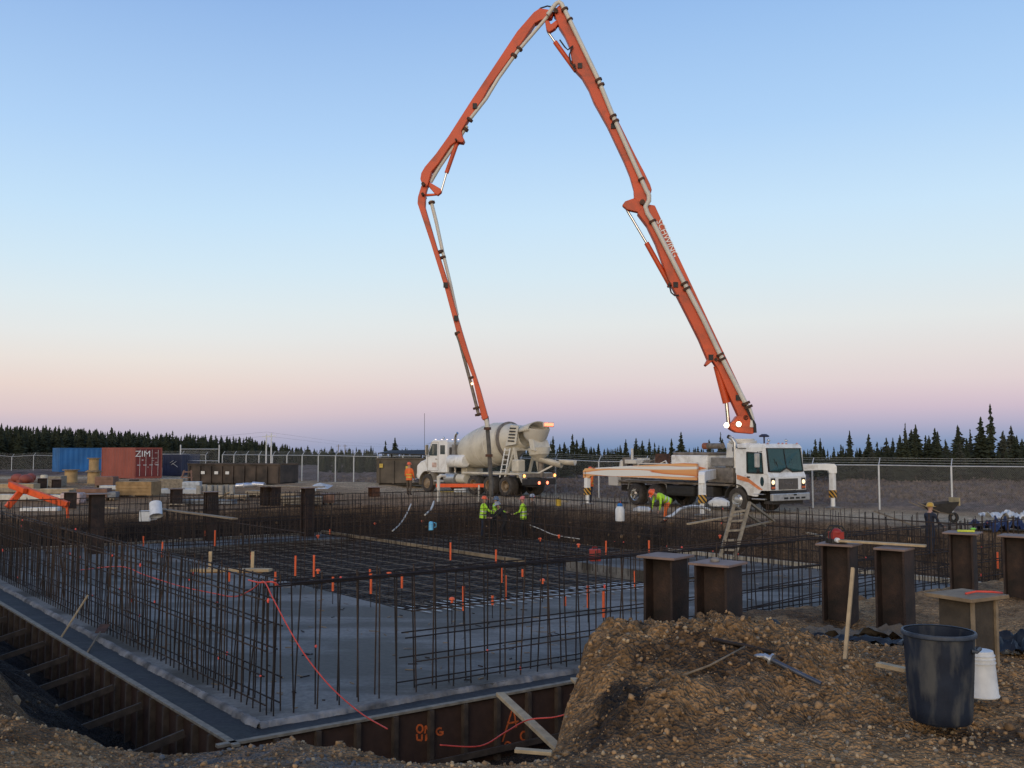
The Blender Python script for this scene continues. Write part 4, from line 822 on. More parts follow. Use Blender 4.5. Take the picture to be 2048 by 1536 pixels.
# rear: hopper, agitator, hydraulics
mb = MB(); mb.prism([(-10.2,-.9,1.0), (-10.2,.9,1.0), (-10.5,.95,1.65), (-10.5,-.95,1.65)], (1.3,0,0)); part('hopper', mb, M_dirtysteel, pump, bevel=.03)
bx('rear_bracket', -10.3, -9.6, -1.2, -.95, .9, 1.5, M_pipe)
rg = random.Random(4)
for i in range(12):
    x = -9.9+i*.24; z = 1.35+rg.uniform(0, .3)
    mb = MB()
    if i % 3 == 0: mb.lathe([(0,0), (.14,0), (.14,.35), (.09,.4), (0,.4)], (x, rg.uniform(-.7, -.2), z+.35), (0, rg.choice([-.2,.2]), 1), 10)
    elif i % 3 == 1: mb.box(x-.16, x+.16, -.7+rg.random()*.4, -.1+rg.random()*.4, z, z+rg.uniform(.45, .95))
    else: mb.tube([(x-.1,-.6,z), (x,-.55,z+.6), (x+.25,-.4,z+.75), (x+.4,-.3,z+.4)], .045, 8)
    part('hydraulic_unit', mb, rg.choice([M_dirtysteel, M_pipe, M_rust]), pump, smooth=40)
bx('valve_block', -9.4, -8.6, -.9, -.2, 2.0, 2.2, M_pipe); bx('control_post', -9.05, -8.95, -.8, -.7, 2.2, 2.75, M_pipe)
mb = MB(); mb.tube([(-8.3,-1.0,2.02), (-6.2,-1.0,2.02)], .03, 8); mb.tube([(-8.3,-1.0,1.3), (-8.3,-1.0,2.02)], .025, 6); mb.tube([(-6.2,-1.0,1.3), (-6.2,-1.0,2.02)], .025, 6); part('handrail', mb, M_pipe, pump, smooth=40)
bx('upper_deck', -8.7, -6.0, -.9, .9, 1.55, 1.95, M_dirtysteel)
# outriggers
M_stripe = None
def stripe_mat():
    m = bpy.data.materials.new('hazard_stripe'); m.use_nodes = True; t = m.node_tree; n = t.nodes; l = t.links; p = n['Principled BSDF']
    c = n.new('ShaderNodeTexCoord'); d = n.new('ShaderNodeVectorMath'); d.operation = 'DOT_PRODUCT'; d.inputs[1].default_value = (4.2, 4.2, 4.6); l.new(c.outputs['Object'], d.inputs[0])
    f = n.new('ShaderNodeMath'); f.operation = 'FRACT'; l.new(d.outputs['Value'], f.inputs[0]); g = n.new('ShaderNodeMath'); g.operation = 'GREATER_THAN'; g.inputs[1].default_value = .5; l.new(f.outputs[0], g.inputs[0])
    x = n.new('ShaderNodeMix'); x.data_type = 'RGBA'; x.inputs[6].default_value = (.60,.32,.05,1); x.inputs[7].default_value = (.025,.02,.015,1); l.new(g.outputs[0], x.inputs[0]); l.new(x.outputs[2], p.inputs['Base Color']); return m
M_stripe = stripe_mat()
def outrigger(pivot, end, z0, z1, h0, h1, m, w=.26, foot=0.0, label=None):
    pv, en = Vector(pivot), Vector(end); d = (en-pv); d.z = 0; d.normalize(); n = Vector((-d.y, d.x, 0))
    mb = MB(); A = Vector((pv.x, pv.y, 0)); B = Vector((en.x, en.y, 0))
    poly = [A+Vector((0,0,z0-h0/2)), A+Vector((0,0,z0+h0/2)), B-d*.25+Vector((0,0,z1+h1/2)), B+d*.08+Vector((0,0,z1+h1/2-.02)), B+d*.18+Vector((0,0,z1+h1/2-.14)), B+d*.18+Vector((0,0,z1-.3)), B-d*.16+Vector((0,0,z1-.3)), B-d*.22+Vector((0,0,z1-h1/2-.02)), B-d*.5+Vector((0,0,z1-h1/2))]
    mb.prism([p-n*w/2 for p in poly], n*w); arm = part('outrigger_arm', mb, m, pump, bevel=.02, label=label)
    jx, jy = en.x, en.y; zt = z1-.3
    mb = MB(); mb.box(jx-.115, jx+.115, jy-.115, jy+.115, .55, zt+.02); part('jack_leg', mb, M_white, arm, bevel=.02)
    mb = MB(); mb.box(jx-.121, jx+.121, jy-.121, jy+.121, .52, .86); part('hazard_band', mb, M_stripe, arm)
    mb = MB(); mb.tube([(jx,jy,foot+.08), (jx,jy,.54)], .10, 12); part('jack_ram', mb, M_white, arm, smooth=40)
    mb = MB(); mb.lathe([(0,0), (.34,0), (.34,.05), (.16,.09), (0,.09)], (jx,jy,foot), (0,0,1), 16); part('foot_pad', mb, M_dirtysteel, arm, smooth=40)
    for i in range(3):
        mb = MB(); mb.ball((jx, jy+(-.125 if pv.y < 0 else .125), z1-.02-i*.09), .03, 8, 5); part('bolt', mb, M_black, arm, smooth=True)
    return arm
def tz(x, y):
    q = MW[pump] @ Vector((x, y, 0)); return hz(q.x, q.y)
outrigger((-4.0,-1.32,0), (-9.35,-3.35,0), 1.72, 1.63, .82, .36, M_flame, .22, tz(-9.35,-3.35))
outrigger((-3.3,-1.0,0), (-1.05,-4.1,0), 1.62, 1.62, .42, .40, M_white, .26, tz(-1.05,-4.1))
outrigger((-3.3,1.0,0), (-.85,4.1,0), 1.80, 1.92, .36, .30, M_white, .26, tz(-.85,4.1))
outrigger((-5.0,1.32,0), (-9.35,3.35,0), 1.72, 1.63, .8, .36, M_white, .22, tz(-9.35,3.35))
bx('flame_panel', -5.95, -3.6, -1.215, -1.195, 1.35, 1.62, M_flame, bevel=0)
mb = MB(); mb.prism([(-5.8,-1.128,1.62), (-4.2,-1.128,1.95), (-3.62,-1.128,1.86), (-4.3,-1.128,1.75), (-4.8,-1.128,1.62)], (0,-.006,0)); part('flame_stripe', mb, mat('orange_decal', (.70,.24,.09)), pump)

# ------------------------------------------------------------ boom: four box sections folded in one upright plane
T0 = Vector((10.35, 43.45, 0)); TK = 1.0/11.4
def bp(px, py, off=0):
    d = ray(px, py); t = (T0.y+T0.x*TK)/(d.y+TK*d.x)
    return Vector((d.x*t, d.y*t, CZ+d.z*t))+BN*off
BN = Vector((TK, 1, 0)).normalized()
def arm(name, pts, w, m=M_orange, parent=pump, bevel=.03, off=0, label=None):
    mb = MB(); mb.prism([bp(x, y, off-w/2) for x, y in pts], BN*w); return part(name, mb, m, parent, bevel=bevel, W=True, label=label)
def bpipe(name, pts, r, parent, off, m=M_pipe, n=10):
    mb = MB(); mb.tube([bp(x, y, o if isinstance(o, (int, float)) else 0) for (x, y), o in zip(pts, off if isinstance(off, (list, tuple)) else [off]*len(pts))], r, n); return part(name, mb, m, parent, smooth=40, W=True)
def clamp(p, q, parent, off, r=.11, m=M_orange):
    r += .06; a, b = bp(*p, off), bp(*q, off); mb = MB(); mb.tube([a, b], r, 12); return part('pipe_clamp', mb, m, parent, smooth=40, W=True)
turret = arm('boom_turret', [(1455,850), (1459,859), (1470,865), (1504,868), (1507,852), (1503,830), (1486,830), (1472,832), (1465,842)], .8)
b1 = arm('boom_section', [(1309,414), (1340,482), (1414,640), (1470,757), (1503,828), (1501,843), (1489,848), (1476,834), (1455,788), (1434,738), (1424,723), (1412,733), (1408,730), (1414,720), (1397,680), (1373,632), (1354,595), (1336,562), (1325,530), (1310,488), (1293,453), (1274,428), (1290,411)], .62, label='lowest and thickest orange boom section')
b2_ = arm('boom_section', [(1120,14), (1129,22), (1214,200), (1271,315), (1287,345), (1300,372), (1303,382), (1298,396), (1292,414), (1278,410), (1268,399), (1267,380), (1259,352), (1248,325), (1214,253), (1187,205), (1177,180), (1163,156), (1149,141), (1143,118), (1139,95), (1129,73), (1118,56), (1112,40), (1108,25)], .5, label='second orange boom section rising to the top joint')
b3 = arm('boom_section', [(1108,27), (1099,23), (1080,20), (1068,28), (1035,66), (980,149), (946,200), (921,239), (898,275), (873,310), (851,336), (844,348), (842,360), (845,368), (853,377), (857,373), (860,361), (864,346), (878,330), (902,294), (913,286), (927,288), (930,282), (926,276), (924,264), (938,241), (967,200), (980,176), (1016,126), (1046,86), (1070,50), (1083,43), (1104,38)], .42, label='third orange boom section sloping down to the left')
b4 = arm('boom_section', [(844,372), (837,395), (836,408), (862,486), (890,576), (913,662), (925,700), (945,752), (963,832), (966,841), (977,836), (960,775), (936,700), (925,664), (898,570), (874,494), (851,415), (852,389), (856,374)], .32, label='last slender orange boom section hanging towards the workers')
# edges of the box sections: dark side strips and pins
for p, r, par in (((1489,836), .22, b1), ((1284,408), .22, b1), ((1112,28), .2, b2_), ((849,372), .16, b3), ((848,392), .13, b4), ((1338,570), .12, b1), ((1149,136), .1, b2_), ((914,284), .09, b3), ((1430,720), .14, b1)):
    mb = MB(); mb.tube([bp(*p, -.40), bp(*p, .40)], r*.55, 14); part('pivot_pin', mb, M_rust, par, smooth=40, W=True)
# link plates
arm('boom_link', [(1244,413), (1250,405), (1267,399), (1279,405), (1289,421), (1283,430), (1276,427), (1254,422)], .30, parent=b2_, off=-.1)
arm('boom_link', [(1090,44), (1093,62), (1098,68), (1111,60), (1118,50), (1112,44), (1102,52), (1098,44)], .30, parent=b2_, off=-.05)
arm('boom_link', [(859,365), (881,378), (884,385), (876,392), (871,389), (858,374)], .24, parent=b3)
arm('boom_link', [(852,388), (873,387), (874,391), (852,393)], .12, parent=b4)
# rams
for (a, b, c, r, par) in (((1254,420), (1293,486), (1341,572), .115, b1), ((1096,64), (1110,84), (1152,142), .11, b2_), ((882,384), (893,346), (914,286), .10, b3), ((1457,848), (1453,806), (1434,732), .17, turret)):
    mb = MB(); mb.tube([bp(*a), bp(*b)], r*.5, 12); cy = part('ram_rod', mb, M_chrome, par, smooth=40, W=True)
    mb = MB(); mb.tube([bp(*b), bp(*c)], r, 14); part('ram_barrel', mb, M_orange, par, smooth=40, W=True)
# delivery pipe in its runs
bpipe('delivery_pipe', [(1488,807), (1437,709), (1404,640), (1364,564), (1303,445)], .11, b1, -.44)
bpipe('delivery_pipe', [(1303,445), (1294,431), (1290,418), (1297,406), (1297,396), (1294,388)], .11, b1, -.42)
bpipe('delivery_pipe', [(1294,390), (1228,243), (1196,164), (1129,25)], .105, b2_, -.38)
bpipe('delivery_pipe', [(1129,26), (1124,15), (1119,11), (1113,14), (1108,20), (1096,37)], .105, b2_, -.36)
bpipe('delivery_pipe', [(1096,36), (1035,107), (997,160), (973,200), (940,242)], .085, b3, -.18)
bpipe('delivery_pipe', [(934,252), (908,291), (879,333), (861,364)], .09, b3, [0, .02, .02, .02])
bpipe('delivery_pipe', [(861,400), (872,444), (884,500), (900,566), (914,630)], [.085, .085, .08, .075, .07], b4, .12)
bpipe('delivery_pipe', [(912,664), (919,682), (940,760), (958,832)], .075, b4, -.02, M_dirtysteel)
bpipe('delivery_pipe', [(1488,807), (1497,820), (1502,838), (1500,855)], .09, turret, -.42)
for p, q, par, off, r in (((1437,709), (1439,713), b1, -.42, .12), ((1441,718), (1443,722), b1, -.42, .12), ((1366,568), (1368,572), b1, -.42, .12), ((1371,578), (1373,582), b1, -.42, .12), ((1303,445), (1305,449), b1, -.42, .11), ((1488,805), (1490,810), b1, -.42, .13), ((1493,812), (1495,817), b1, -.42, .13),
                          ((1196,164), (1198,168), b2_, -.36, .11), ((1201,174), (1203,178), b2_, -.36, .11), ((1225,236), (1227,240), b2_, -.36, .11), ((1230,246), (1232,250), b2_, -.36, .11), ((1139,45), (1141,48), b2_, -.36, .10), ((1281,361), (1283,365), b2_, -.36, .1), ((1129,24), (1131,28), b2_, -.36, .11),
                          ((1041,99), (1038,103), b3, -.18, .10), ((1030,112), (1027,117), b3, -.18, .10), ((942,240), (939,244), b3, -.18, .1), ((932,256), (929,261), b3, 0, .1), ((862,402), (863,406), b4, .12, .1), ((880,500), (881,505), b4, .12, .1), ((884,512), (885,516), b4, .12, .1), ((953,814), (954,818), b4, -.02, .12), ((957,827), (958,831), b4, -.02, .12), ((944,753), (945,757), b4, -.02, .11), ((916,664), (918,668), b4, 0, .13)):
    clamp(p, q, par, off, r, M_rust)
# hoses and fittings on the boom
for pts, par, off in (([(1105,16), (1095,14), (1082,18), (1070,28)], b3, -.1), ([(1120,86), (1130,100), (1136,106), (1146,98)], b2_, -.36), ([(1146,98), (1139,116), (1142,132), (1152,144)], b2_, -.36), ([(1337,572), (1341,588), (1348,594), (1356,593)], b1, -.4), ([(1482,795), (1492,820), (1506,850), (1507,866)], turret, -.45)):
    bpipe('hydraulic_hose', pts, .035 if par is not turret else .07, par, off, M_black, 6)
for p, par in (((1160,136), b2_), ((1226,256), b2_), ((1420,716), b1), ((1350,572), b1), ((951,216), b3), ((893,572), b4), ((914,638), b4), ((1474,796), b1)):
    mb = MB(); c = bp(*p, -.33 if par is b1 else -.27); mb.beam(c-Vector((0,0,.12)), c+Vector((0,0,.12)), .2, .1, up=(0,1,0)); part('cover_plate', mb, M_dark, par, W=True)
# lit work lamps on the turret
for px, py in ((1450,851), (1474,849)):
    c = bp(px, py, -.52); mb = MB(); mb.ball(c, .115, 12, 8); part('work_lamp', mb, M_worklamp, turret, smooth=True, W=True)
    mb = MB(); mb.lathe([(.10,0), (.12,.05), (.08,.14), (0,.15)], c, BN, 14); part('lamp_shell', mb, M_dark, turret, smooth=40, W=True)
mb = MB(); mb.ball(bp(945,768,-.16), .05, 8, 6); part('work_lamp', mb, lamp('lit_boom_lamp', (1, .62, .30), 5), b4, smooth=True, W=True)
# lettering along the lowest section
dv = (bp(1345,520)-bp(1312,448)).normalized(); up = BN.cross(dv) * -1
I = MW[pump].inverted(); R3 = I.to_3x3()
lx = R3 @ dv; q = I @ bp(1333, 480, -.325); nv = R3 @ (-BN)
lettering('SCHWING', .42, M_white, b1, q, lx, nv.cross(lx), sx=.95)
# rubber end hose hanging from the tip
hs = MB(); hs.tube([bp(972,838), bp(974,846), bp(975,858)], .11, 12); part('end_elbow', hs, M_pipe, b4, smooth=40, W=True)
mb = MB(); mb.tube([bp(975,858), bp(978,895), bp(980,930), bp(982,962), bp(982,994)], [.095,.1,.1,.105,.11], 12); part('end_hose', mb, mat('grey_rubber', (.10,.09,.078), .8, 0, .35, 4), b4, smooth=40, W=True)
for p in ((975,857), (978,911)):
    mb = MB(); mb.tube([bp(*p)-Vector((0,0,.06)), bp(*p)+Vector((0,0,.06))], .17, 12); part('hose_flange', mb, M_rust, b4, W=True)
mb = MB(); mb.tube([bp(963,836), bp(976,833), bp(978,852)], .035, 6); part('hose_hook', mb, M_rust, b4, W=True)

# ------------------------------------------------------------ concrete mixer (x forward, origin at the rear)
MA = math.atan2(.74, -.67)
mix = thing('mixer_truck', 'cream concrete mixer truck backed up behind the rebar with its lights on', 'truck', (1.05, 51.8, .22), MA)
def mx_(name, x0, x1, y0, y1, z0, z1, m, parent=mix, bevel=.02):
    mb = MB(); mb.box(x0, x1, y0, y1, z0, z1); return part(name, mb, m, parent, bevel=bevel)
mb = MB(); mb.box(-.2, 8.6, -.45, -.33, .72, 1.0); mb.box(-.2, 8.6, .33, .45, .72, 1.0); part('chassis_rail', mb, M_dark, mix)
for s in (-1, 1):
    for x in (.77, 2.06, 3.40): wheel(mix, x, s*.95, .53, .53, .56, s, mat('dusty_rim', (.30,.22,.14), .7, .2), True)
    wheel(mix, 7.65, s*1.02, .53, .53, .32, s, mat('dusty_rim', (.30,.22,.14), .7, .2))
    fender(mix, 7.65, s*.78, s*1.22, .53, .68, mat('dusty_guard', (.24,.20,.15), .7), -8, 188)
    mx_('fender_rail', -.3, 4.35, s*.72, s*1.22, 1.14, 1.24, M_cream)
    mb = MB(); mb.prism([(-.3,s*.72,1.14), (-.3,s*1.22,1.14), (-.55,s*1.22,.75), (-.55,s*.72,.75)], (.03,0,.02)); part('mud_flap', mb, M_cream, mix)
# cab and hood
cb = MB(); cb.prism([(5.95,-1.05,1.15), (5.95,-1.05,2.92), (6.1,-1.05,3.02), (7.25,-1.05,3.02), (7.45,-1.05,2.9), (7.95,-1.05,2.05), (7.95,-1.05,1.15)], (0,2.1,0)); cab = part('cab', cb, M_white, mix, bevel=.05)
hd = MB(); hd.prism([(7.93,-.75,.95), (7.93,-.75,2.04), (8.75,-.70,1.78), (9.05,-.62,1.55), (9.1,-.6,.85), (8.9,-.6,.70)], (0,1.5,0)); hood = part('hood', hd, M_white, mix, bevel=.09)
mb = MB(); mb.box(9.08, 9.13, -.48, .48, .95, 1.55); part('grille', mb, M_chrome, hood, bevel=.01)
mb = MB(); mb.box(9.0, 9.22, -1.15, 1.15, .48, .75); part('bumper', mb, M_chrome, mix, bevel=.04)
mb = MB(); mb.prism([(7.52,-.95,2.86), (7.52,.95,2.86), (7.93,.95,2.14), (7.93,-.95,2.14)], (.03,0,.02)); part('windscreen', mb, M_glass, cab)
for s in (-1, 1):
    y = s*1.05
    mb = MB(); mb.prism([(7.30,y,2.80), (7.62,y,2.30), (7.60,y,2.12), (6.85,y,2.12), (6.85,y,2.80)], (0,s*.012,0)); w_ = part('door_window', mb, M_glass, cab)
    mb = MB(); mb.prism([(6.12,y,2.20), (6.55,y,2.20), (6.55,y,2.72), (6.12,y,2.72)], (0,s*.012,0)); part('side_window', mb, M_glass, cab, bevel=.0)
    mb = MB(); q = [(6.75,y+s*.006,1.25), (6.75,y+s*.006,2.90), (7.35,y+s*.006,2.90), (7.75,y+s*.006,2.2), (7.75,y+s*.006,1.25)]
    for a, b in zip(q, q[1:]+q[:1]): mb.beam(a, b, .012, .015)
    part('door_seam', mb, M_dirtysteel, cab)
    mb = MB(); mb.box(6.82, 6.98, y, y+s*.04, 1.9, 1.95); part('door_handle', mb, M_chrome, cab)
    mb = MB(); mb.box(7.5, 7.58, y+s*.22-.1, y+s*.22+.1, 2.15, 2.75); mm = part('mirror', mb, M_chrome, mix, bevel=.02)
    mb = MB(); mb.tube([(7.45,y,2.85), (7.54,y+s*.22,2.8), (7.54,y+s*.22,2.1), (7.5,y,2.05)], .015, 6); part('mirror_arm', mb, M_chrome, mm)
    mb = MB(); mb.lathe([(0,.04), (.09,.03), (.11,-.03)], (9.02,s*.82,1.12), (1,0,0), 12); part('headlamp', mb, M_chrome, mix, smooth=True)
mb = MB(); mb.box(6.9, 7.3, 1.062, 1.068, 1.45, 1.72); part('door_decal', mb, mat('faded_decal', (.60,.42,.34), .6), cab)
for y in (-.85, -.4, 0, .4, .85):
    mb = MB(); mb.ball((7.25,y,3.04), (.06,.05,.04), 8, 5, z0=0); part('marker_lamp', mb, lamp('lit_marker', (1, .72, .58), 1.6), cab, smooth=True)
mb = MB(); mb.tube([(6.55,.8,3.02), (6.55,.8,3.1)], .03, 6); mb.ball((6.55,.8,3.14), .07, 8, 6); part('beacon', mb, M_chrome, cab, smooth=True)
mb = MB(); mb.tube([(8.05,1.05,2.3), (8.05,1.07,4.6)], .012, 5); part('antenna', mb, M_black, mix)
mb = MB(); mb.tube([(5.55,.75,1.0), (5.55,.75,3.15), (5.5,.75,3.3), (5.36,.75,3.42)], .075, 12); part('exhaust_stack', mb, M_chrome, mix, smooth=40)
mx_('stack_guard', 5.42, 5.70, .62, .90, 1.6, 2.75, mat('grey_panel', (.20,.185,.165)), bevel=.02)
mx_('cab_rear_gear', 5.72, 5.92, -.9, .9, 1.2, 2.6, M_dark)
mb = MB(); mb.lathe([(0,0), (.30,0), (.36,.08), (.36,1.35), (.30,1.43), (0,1.43)], (4.35,.95,1.82), (1,0,0), 20); part('water_tank', mb, M_white, mix, smooth=40)
mb = MB(); mb.lathe([(0,0), (.30,0), (.30,.9), (0,.9)], (5.05,1.0,.85), (1,0,0), 18); part('fuel_tank', mb, M_alu, mix, smooth=40)
mb = MB(); mb.lathe([(0,0), (.26,0), (.26,.7), (0,.7)], (4.2,1.0,.85), (1,0,0), 18); part('air_tank', mb, M_cream, mix, smooth=40)
mx_('cab_step', 6.0, 6.9, .95, 1.25, .62, .72, M_alu)
mx_('drum_stand', 4.7, 5.2, -.6, .6, 1.0, 1.9, M_cream)
# drum
ax = Vector((-5.35, 0, .92)).normalized(); d0 = Vector((5.55, 0, 2.28))
mb = MB(); mb.lathe([(0,0), (.45,.0), (.72,.10), (.92,.45), (1.06,1.0), (1.16,1.7), (1.19,2.2), (1.19,2.9), (1.10,3.5), (.92,4.1), (.74,4.7), (.60,5.15), (.55,5.2), (.5,4.9), (0,4.7)], d0, ax, 36); drm = part('drum', mb, M_cream, mix, smooth=40)
for h, r in ((2.15, 1.195), (2.95, 1.19), (3.75, 1.04)):
    mb = MB(); mb.lathe([(r-.01,h-.02), (r+.012,h-.012), (r+.012,h+.012), (r-.01,h+.02)], d0, ax, 36); part('drum_seam', mb, M_pipe, drm)
mb = MB(); mb.lathe([(1.02,3.86), (1.06,3.88), (1.06,4.02), (.95,4.05)], d0, ax, 36); part('roller_ring', mb, M_dirtysteel, drm, smooth=40)
# rear pedestal, hopper, chutes, ladder
mb = MB()
for s in (-1, 1): mb.beam((.15, s*.8, 1.0), (.55, s*.75, 2.55), .14, .14); mb.beam((1.1, s*.8, 1.0), (.6, s*.75, 2.4), .12, .12)
mb.beam((.55,-.8,2.5), (.55,.8,2.5), .16, .16); part('rear_pedestal', mb, M_cream, mix)
mb = MB(); n = 16; vs = []
for i in range(n+1):
    t_ = R(200*i/n-100+90); 
    for (x, r_) in ((.55,.62), (-.55,.80)): vs.append((x, r_*math.cos(t_)*1.0, 3.42+r_*math.sin(t_)*.55+ (.0 if x > 0 else .12)))
mb.add(vs, [(2*i, 2*i+1, 2*i+3, 2*i+2) for i in range(n)])
hp = part('charge_hopper', mb, M_cream, mix, smooth=True); md = hp.modifiers.new('solid', 'SOLIDIFY'); md.thickness = .04
mb = MB(); mb.lathe([(.74,0), (.62,.5), (.40,.75), (.30,.8)], (-.35,0,3.62), (.15,0,-1), 20); part('hopper_bowl', mb, M_pipe, mix, smooth=40)
mb = MB(); mb.lathe([(.60,0), (.52,.35), (.25,.55), (.2,.6)], (-.55,0,2.55), (-.1,0,-1), 20); part('collector', mb, M_cream, mix, smooth=40)
mb = MB(); mb.prism([(-.30,-.55,3.05), (-.30,.55,3.05), (-.55,.62,2.45), (-.55,-.62,2.45)], (-.35,0,-.05)); part('rear_fin', mb, M_cream, mix, bevel=.03)
def chute(a, b, r, name='chute'):
    a, b = Vector(a), Vector(b); mb = MB(); d = (b-a).normalized(); s = d.cross(Vector((0,0,1))).normalized(); u = s.cross(d); vs = []
    for p in (a, b): vs += [p+(s*math.cos(R(180+20*i))+u*math.sin(R(180+20*i)))*r for i in range(10)]
    mb.add(vs, [(i, i+1, 11+i, 10+i) for i in range(9)]); o = part(name, mb, M_cream, mix, smooth=True); q = o.modifiers.new('solid', 'SOLIDIFY'); q.thickness = .03; return o
chute((-.35,.05,2.15), (-1.75,-.55,1.78), .28); chute((-1.65,-.5,1.95), (-2.4,-.85,1.90), .26, 'chute_extension')
mb = MB(); mb.beam((-.3,0,1.15), (-1.4,-.4,1.72), .08, .08); part('chute_strut', mb, M_pipe, mix)
mb = MB(); mb.lathe([(0,0), (.16,0), (.16,1.0), (0,1.0)], (-.5,-.2,1.0), (0,0,1), 12); part('chute_pivot', mb, M_dirtysteel, mix, smooth=40)
mx_('hydraulic_tank', .0, .55, .45, 1.0, 1.3, 1.95, M_cream, bevel=.08)
lad = MB()
for x in (.85, 1.25): lad.beam((x, 1.16, 1.0), (x-.25, 1.0, 2.55), .05, .05)
for i in range(6): lad.beam((.85-.04*i, 1.155-.025*i, 1.15+i*.26), (1.25-.04*i, 1.155-.025*i, 1.15+i*.26), .035, .035)
part('ladder', lad, M_white, mix)
st = MB(); st.prism([(.35,.80,2.75), (.35,.62,3.72), (.95,.62,3.78), (1.15,.85,2.65)], (0,.03,.01)); sp = part('hopper_side_panel', st, M_cream, mix)
for i in range(5):
    mb = MB(); mb.prism([(.48,.835-.034*i,2.88+i*.17), (.95,.85-.034*i,2.90+i*.17), (.95,.836-.034*i,2.97+i*.17), (.48,.82-.034*i,2.95+i*.17)], (0,.02,.006)); part('tread_slot', mb, M_dark, sp)
# rear lamps
mb = MB(); mb.box(-.62, -.52, -1.2, 1.2, .62, .95); rb = part('rear_bumper', mb, M_dark, mix, bevel=.02)
mb = MB(); mb.box(-.6, -.55, -1.2, 1.2, 1.02, 1.22); part('lamp_bar', mb, M_dirtysteel, mix)
for y, z, m in ((1.12,1.1,M_amber), (-1.1,1.1,M_amber), (.05,.72,M_tail), (-.55,.72,M_tail)):
    mb = MB(); mb.lathe([(0,.04), (.07,.03), (.09,0)], (-.63,y,z), (-1,0,0), 12); part('tail_lamp', mb, m, rb, smooth=True)
for y in (-.1, -.32, -.54):
    mb = MB(); mb.box(-1.02, -.97, y-.09, y+.09, 3.72, 3.86); part('brake_lamp', mb, M_tail, hp)
mx_('brake_lamp_bracket', -.965, -.92, -.72, .08, 3.66, 3.92, M_pipe, hp)
mx_('tow_block', -.5, .0, -.5, .5, .5, .95, M_dark); mx_('under_gear', .2, 5.0, -.35, .35, .55, .75, M_dark)
# ------------------------------------------------------------ chain link fence
def link_mat():
    m = bpy.data.materials.new('chain_link'); m.use_nodes = True; t = m.node_tree; n = t.nodes; l = t.links; p = n['Principled BSDF']
    p.inputs['Base Color'].default_value = (.26,.26,.26,1); p.inputs['Metallic'].default_value = .2; p.inputs['Roughness'].default_value = .5
    c = n.new('ShaderNodeTexCoord'); fs = []
    for s in (1, -1):
        d = n.new('ShaderNodeVectorMath'); d.operation = 'DOT_PRODUCT'; d.inputs[1].default_value = (-11*s, 9*s, 14); l.new(c.outputs['Object'], d.inputs[0])
        f = n.new('ShaderNodeMath'); f.operation = 'FRACT'; l.new(d.outputs['Value'], f.inputs[0]); g = n.new('ShaderNodeMath'); g.operation = 'LESS_THAN'; g.inputs[1].default_value = .09; l.new(f.outputs[0], g.inputs[0]); fs.append(g)
    mxm = n.new('ShaderNodeMath'); mxm.operation = 'MAXIMUM'; l.new(fs[0].outputs[0], mxm.inputs[0]); l.new(fs[1].outputs[0], mxm.inputs[1])
    tr = n.new('ShaderNodeBsdfTransparent'); mx = n.new('ShaderNodeMixShader'); l.new(mxm.outputs[0], mx.inputs[0]); l.new(tr.outputs[0], mx.inputs[1]); l.new(p.outputs[0], mx.inputs[2]); l.new(mx.outputs[0], n['Material Output'].inputs[0])
    return m
M_link = link_mat()
POST = MB(); POST.tube([(0,0,-.2), (0,0,2.0)], .042, 8); POSTM = POST.mesh('post', M_galv, 40)
ARMM = MB(); ARMM.beam((0,0,2.0), (.16,.24,2.32), .03, .03); ARMX = ARMM.mesh('barb_arm', M_galv)
def fence(label, pts, step, h=2.0):
    t = thing('chain_link_fence', label, 'fence', (pts[0][0], pts[0][1], 0))
    O = Vector((pts[0][0], pts[0][1], 0)); prev = None
    for (ax_, ay), (bx_, by) in zip(pts, pts[1:]):
        A, B = Vector((ax_, ay, 0)), Vector((bx_, by, 0)); n = max(1, round((B-A).length/step))
        for i in range(n+1):
            if i == 0 and prev is not None: continue
            p = A.lerp(B, i/n); p.z = min(hz(p.x, p.y), .25); q = p-O
            o = link('post', POSTM, t); o.location = q
            o = link('barb_arm', ARMX, t); o.location = q
            if prev is not None:
                mb = MB(); mb.tube([prev+Vector((0,0,h)), q+Vector((0,0,h))], .024, 6); part('top_rail', mb, M_galv, t, smooth=40)
                mb = MB(); mb.add([prev+Vector((0,0,.03)), q+Vector((0,0,.03)), q+Vector((0,0,h)), prev+Vector((0,0,h))], [(0,1,2,3)]); part('mesh_panel', mb, M_link, t)
                mb = MB()
                for k in (.35, .7, 1): mb.tube([prev+Vector((.16*k,.24*k,h+.32*k)), q+Vector((.16*k,.24*k,h+.32*k))], .005, 4, cap=False)
                part('barbed_wire', mb, M_galv, t)
            prev = q
    return t
fence('galvanised chain link fence behind the pump truck, running off to the right', FENCE[:4], 3.05)
fence('chain link fence stretching away behind the mixer towards the gate', FENCE[3:], 2.8)
fence('far chain link fence behind the shipping containers', [(-34,108), (-60,122), (-88,134)], 3.6)
t = thing('fence_gate', 'taller galvanised gate panel at the fence corner beside the long dumpster', 'gate', (-27.2, 90.3, .2)); E = Vector((-31.5,-.2,0))-Vector((-27.2,0,0)); E = Vector((-4.4, 2.4, 0))
for q in (Vector((0,0,0)), E): mb = MB(); mb.tube([q+Vector((0,0,-.3)), q+Vector((0,0,2.9))], .06, 8); part('gate_post', mb, M_galv, t, smooth=40)
mb = MB()
for z in (.3, 1.4, 2.5): mb.tube([Vector((0,0,z)), E+Vector((0,0,z))], .03, 6)
part('gate_rail', mb, M_galv, t); mb = MB(); mb.add([Vector((0,0,.3)), E+Vector((0,0,.3)), E+Vector((0,0,2.5)), Vector((0,0,2.5))], [(0,1,2,3)]); part('mesh_panel', mb, M_link, t)

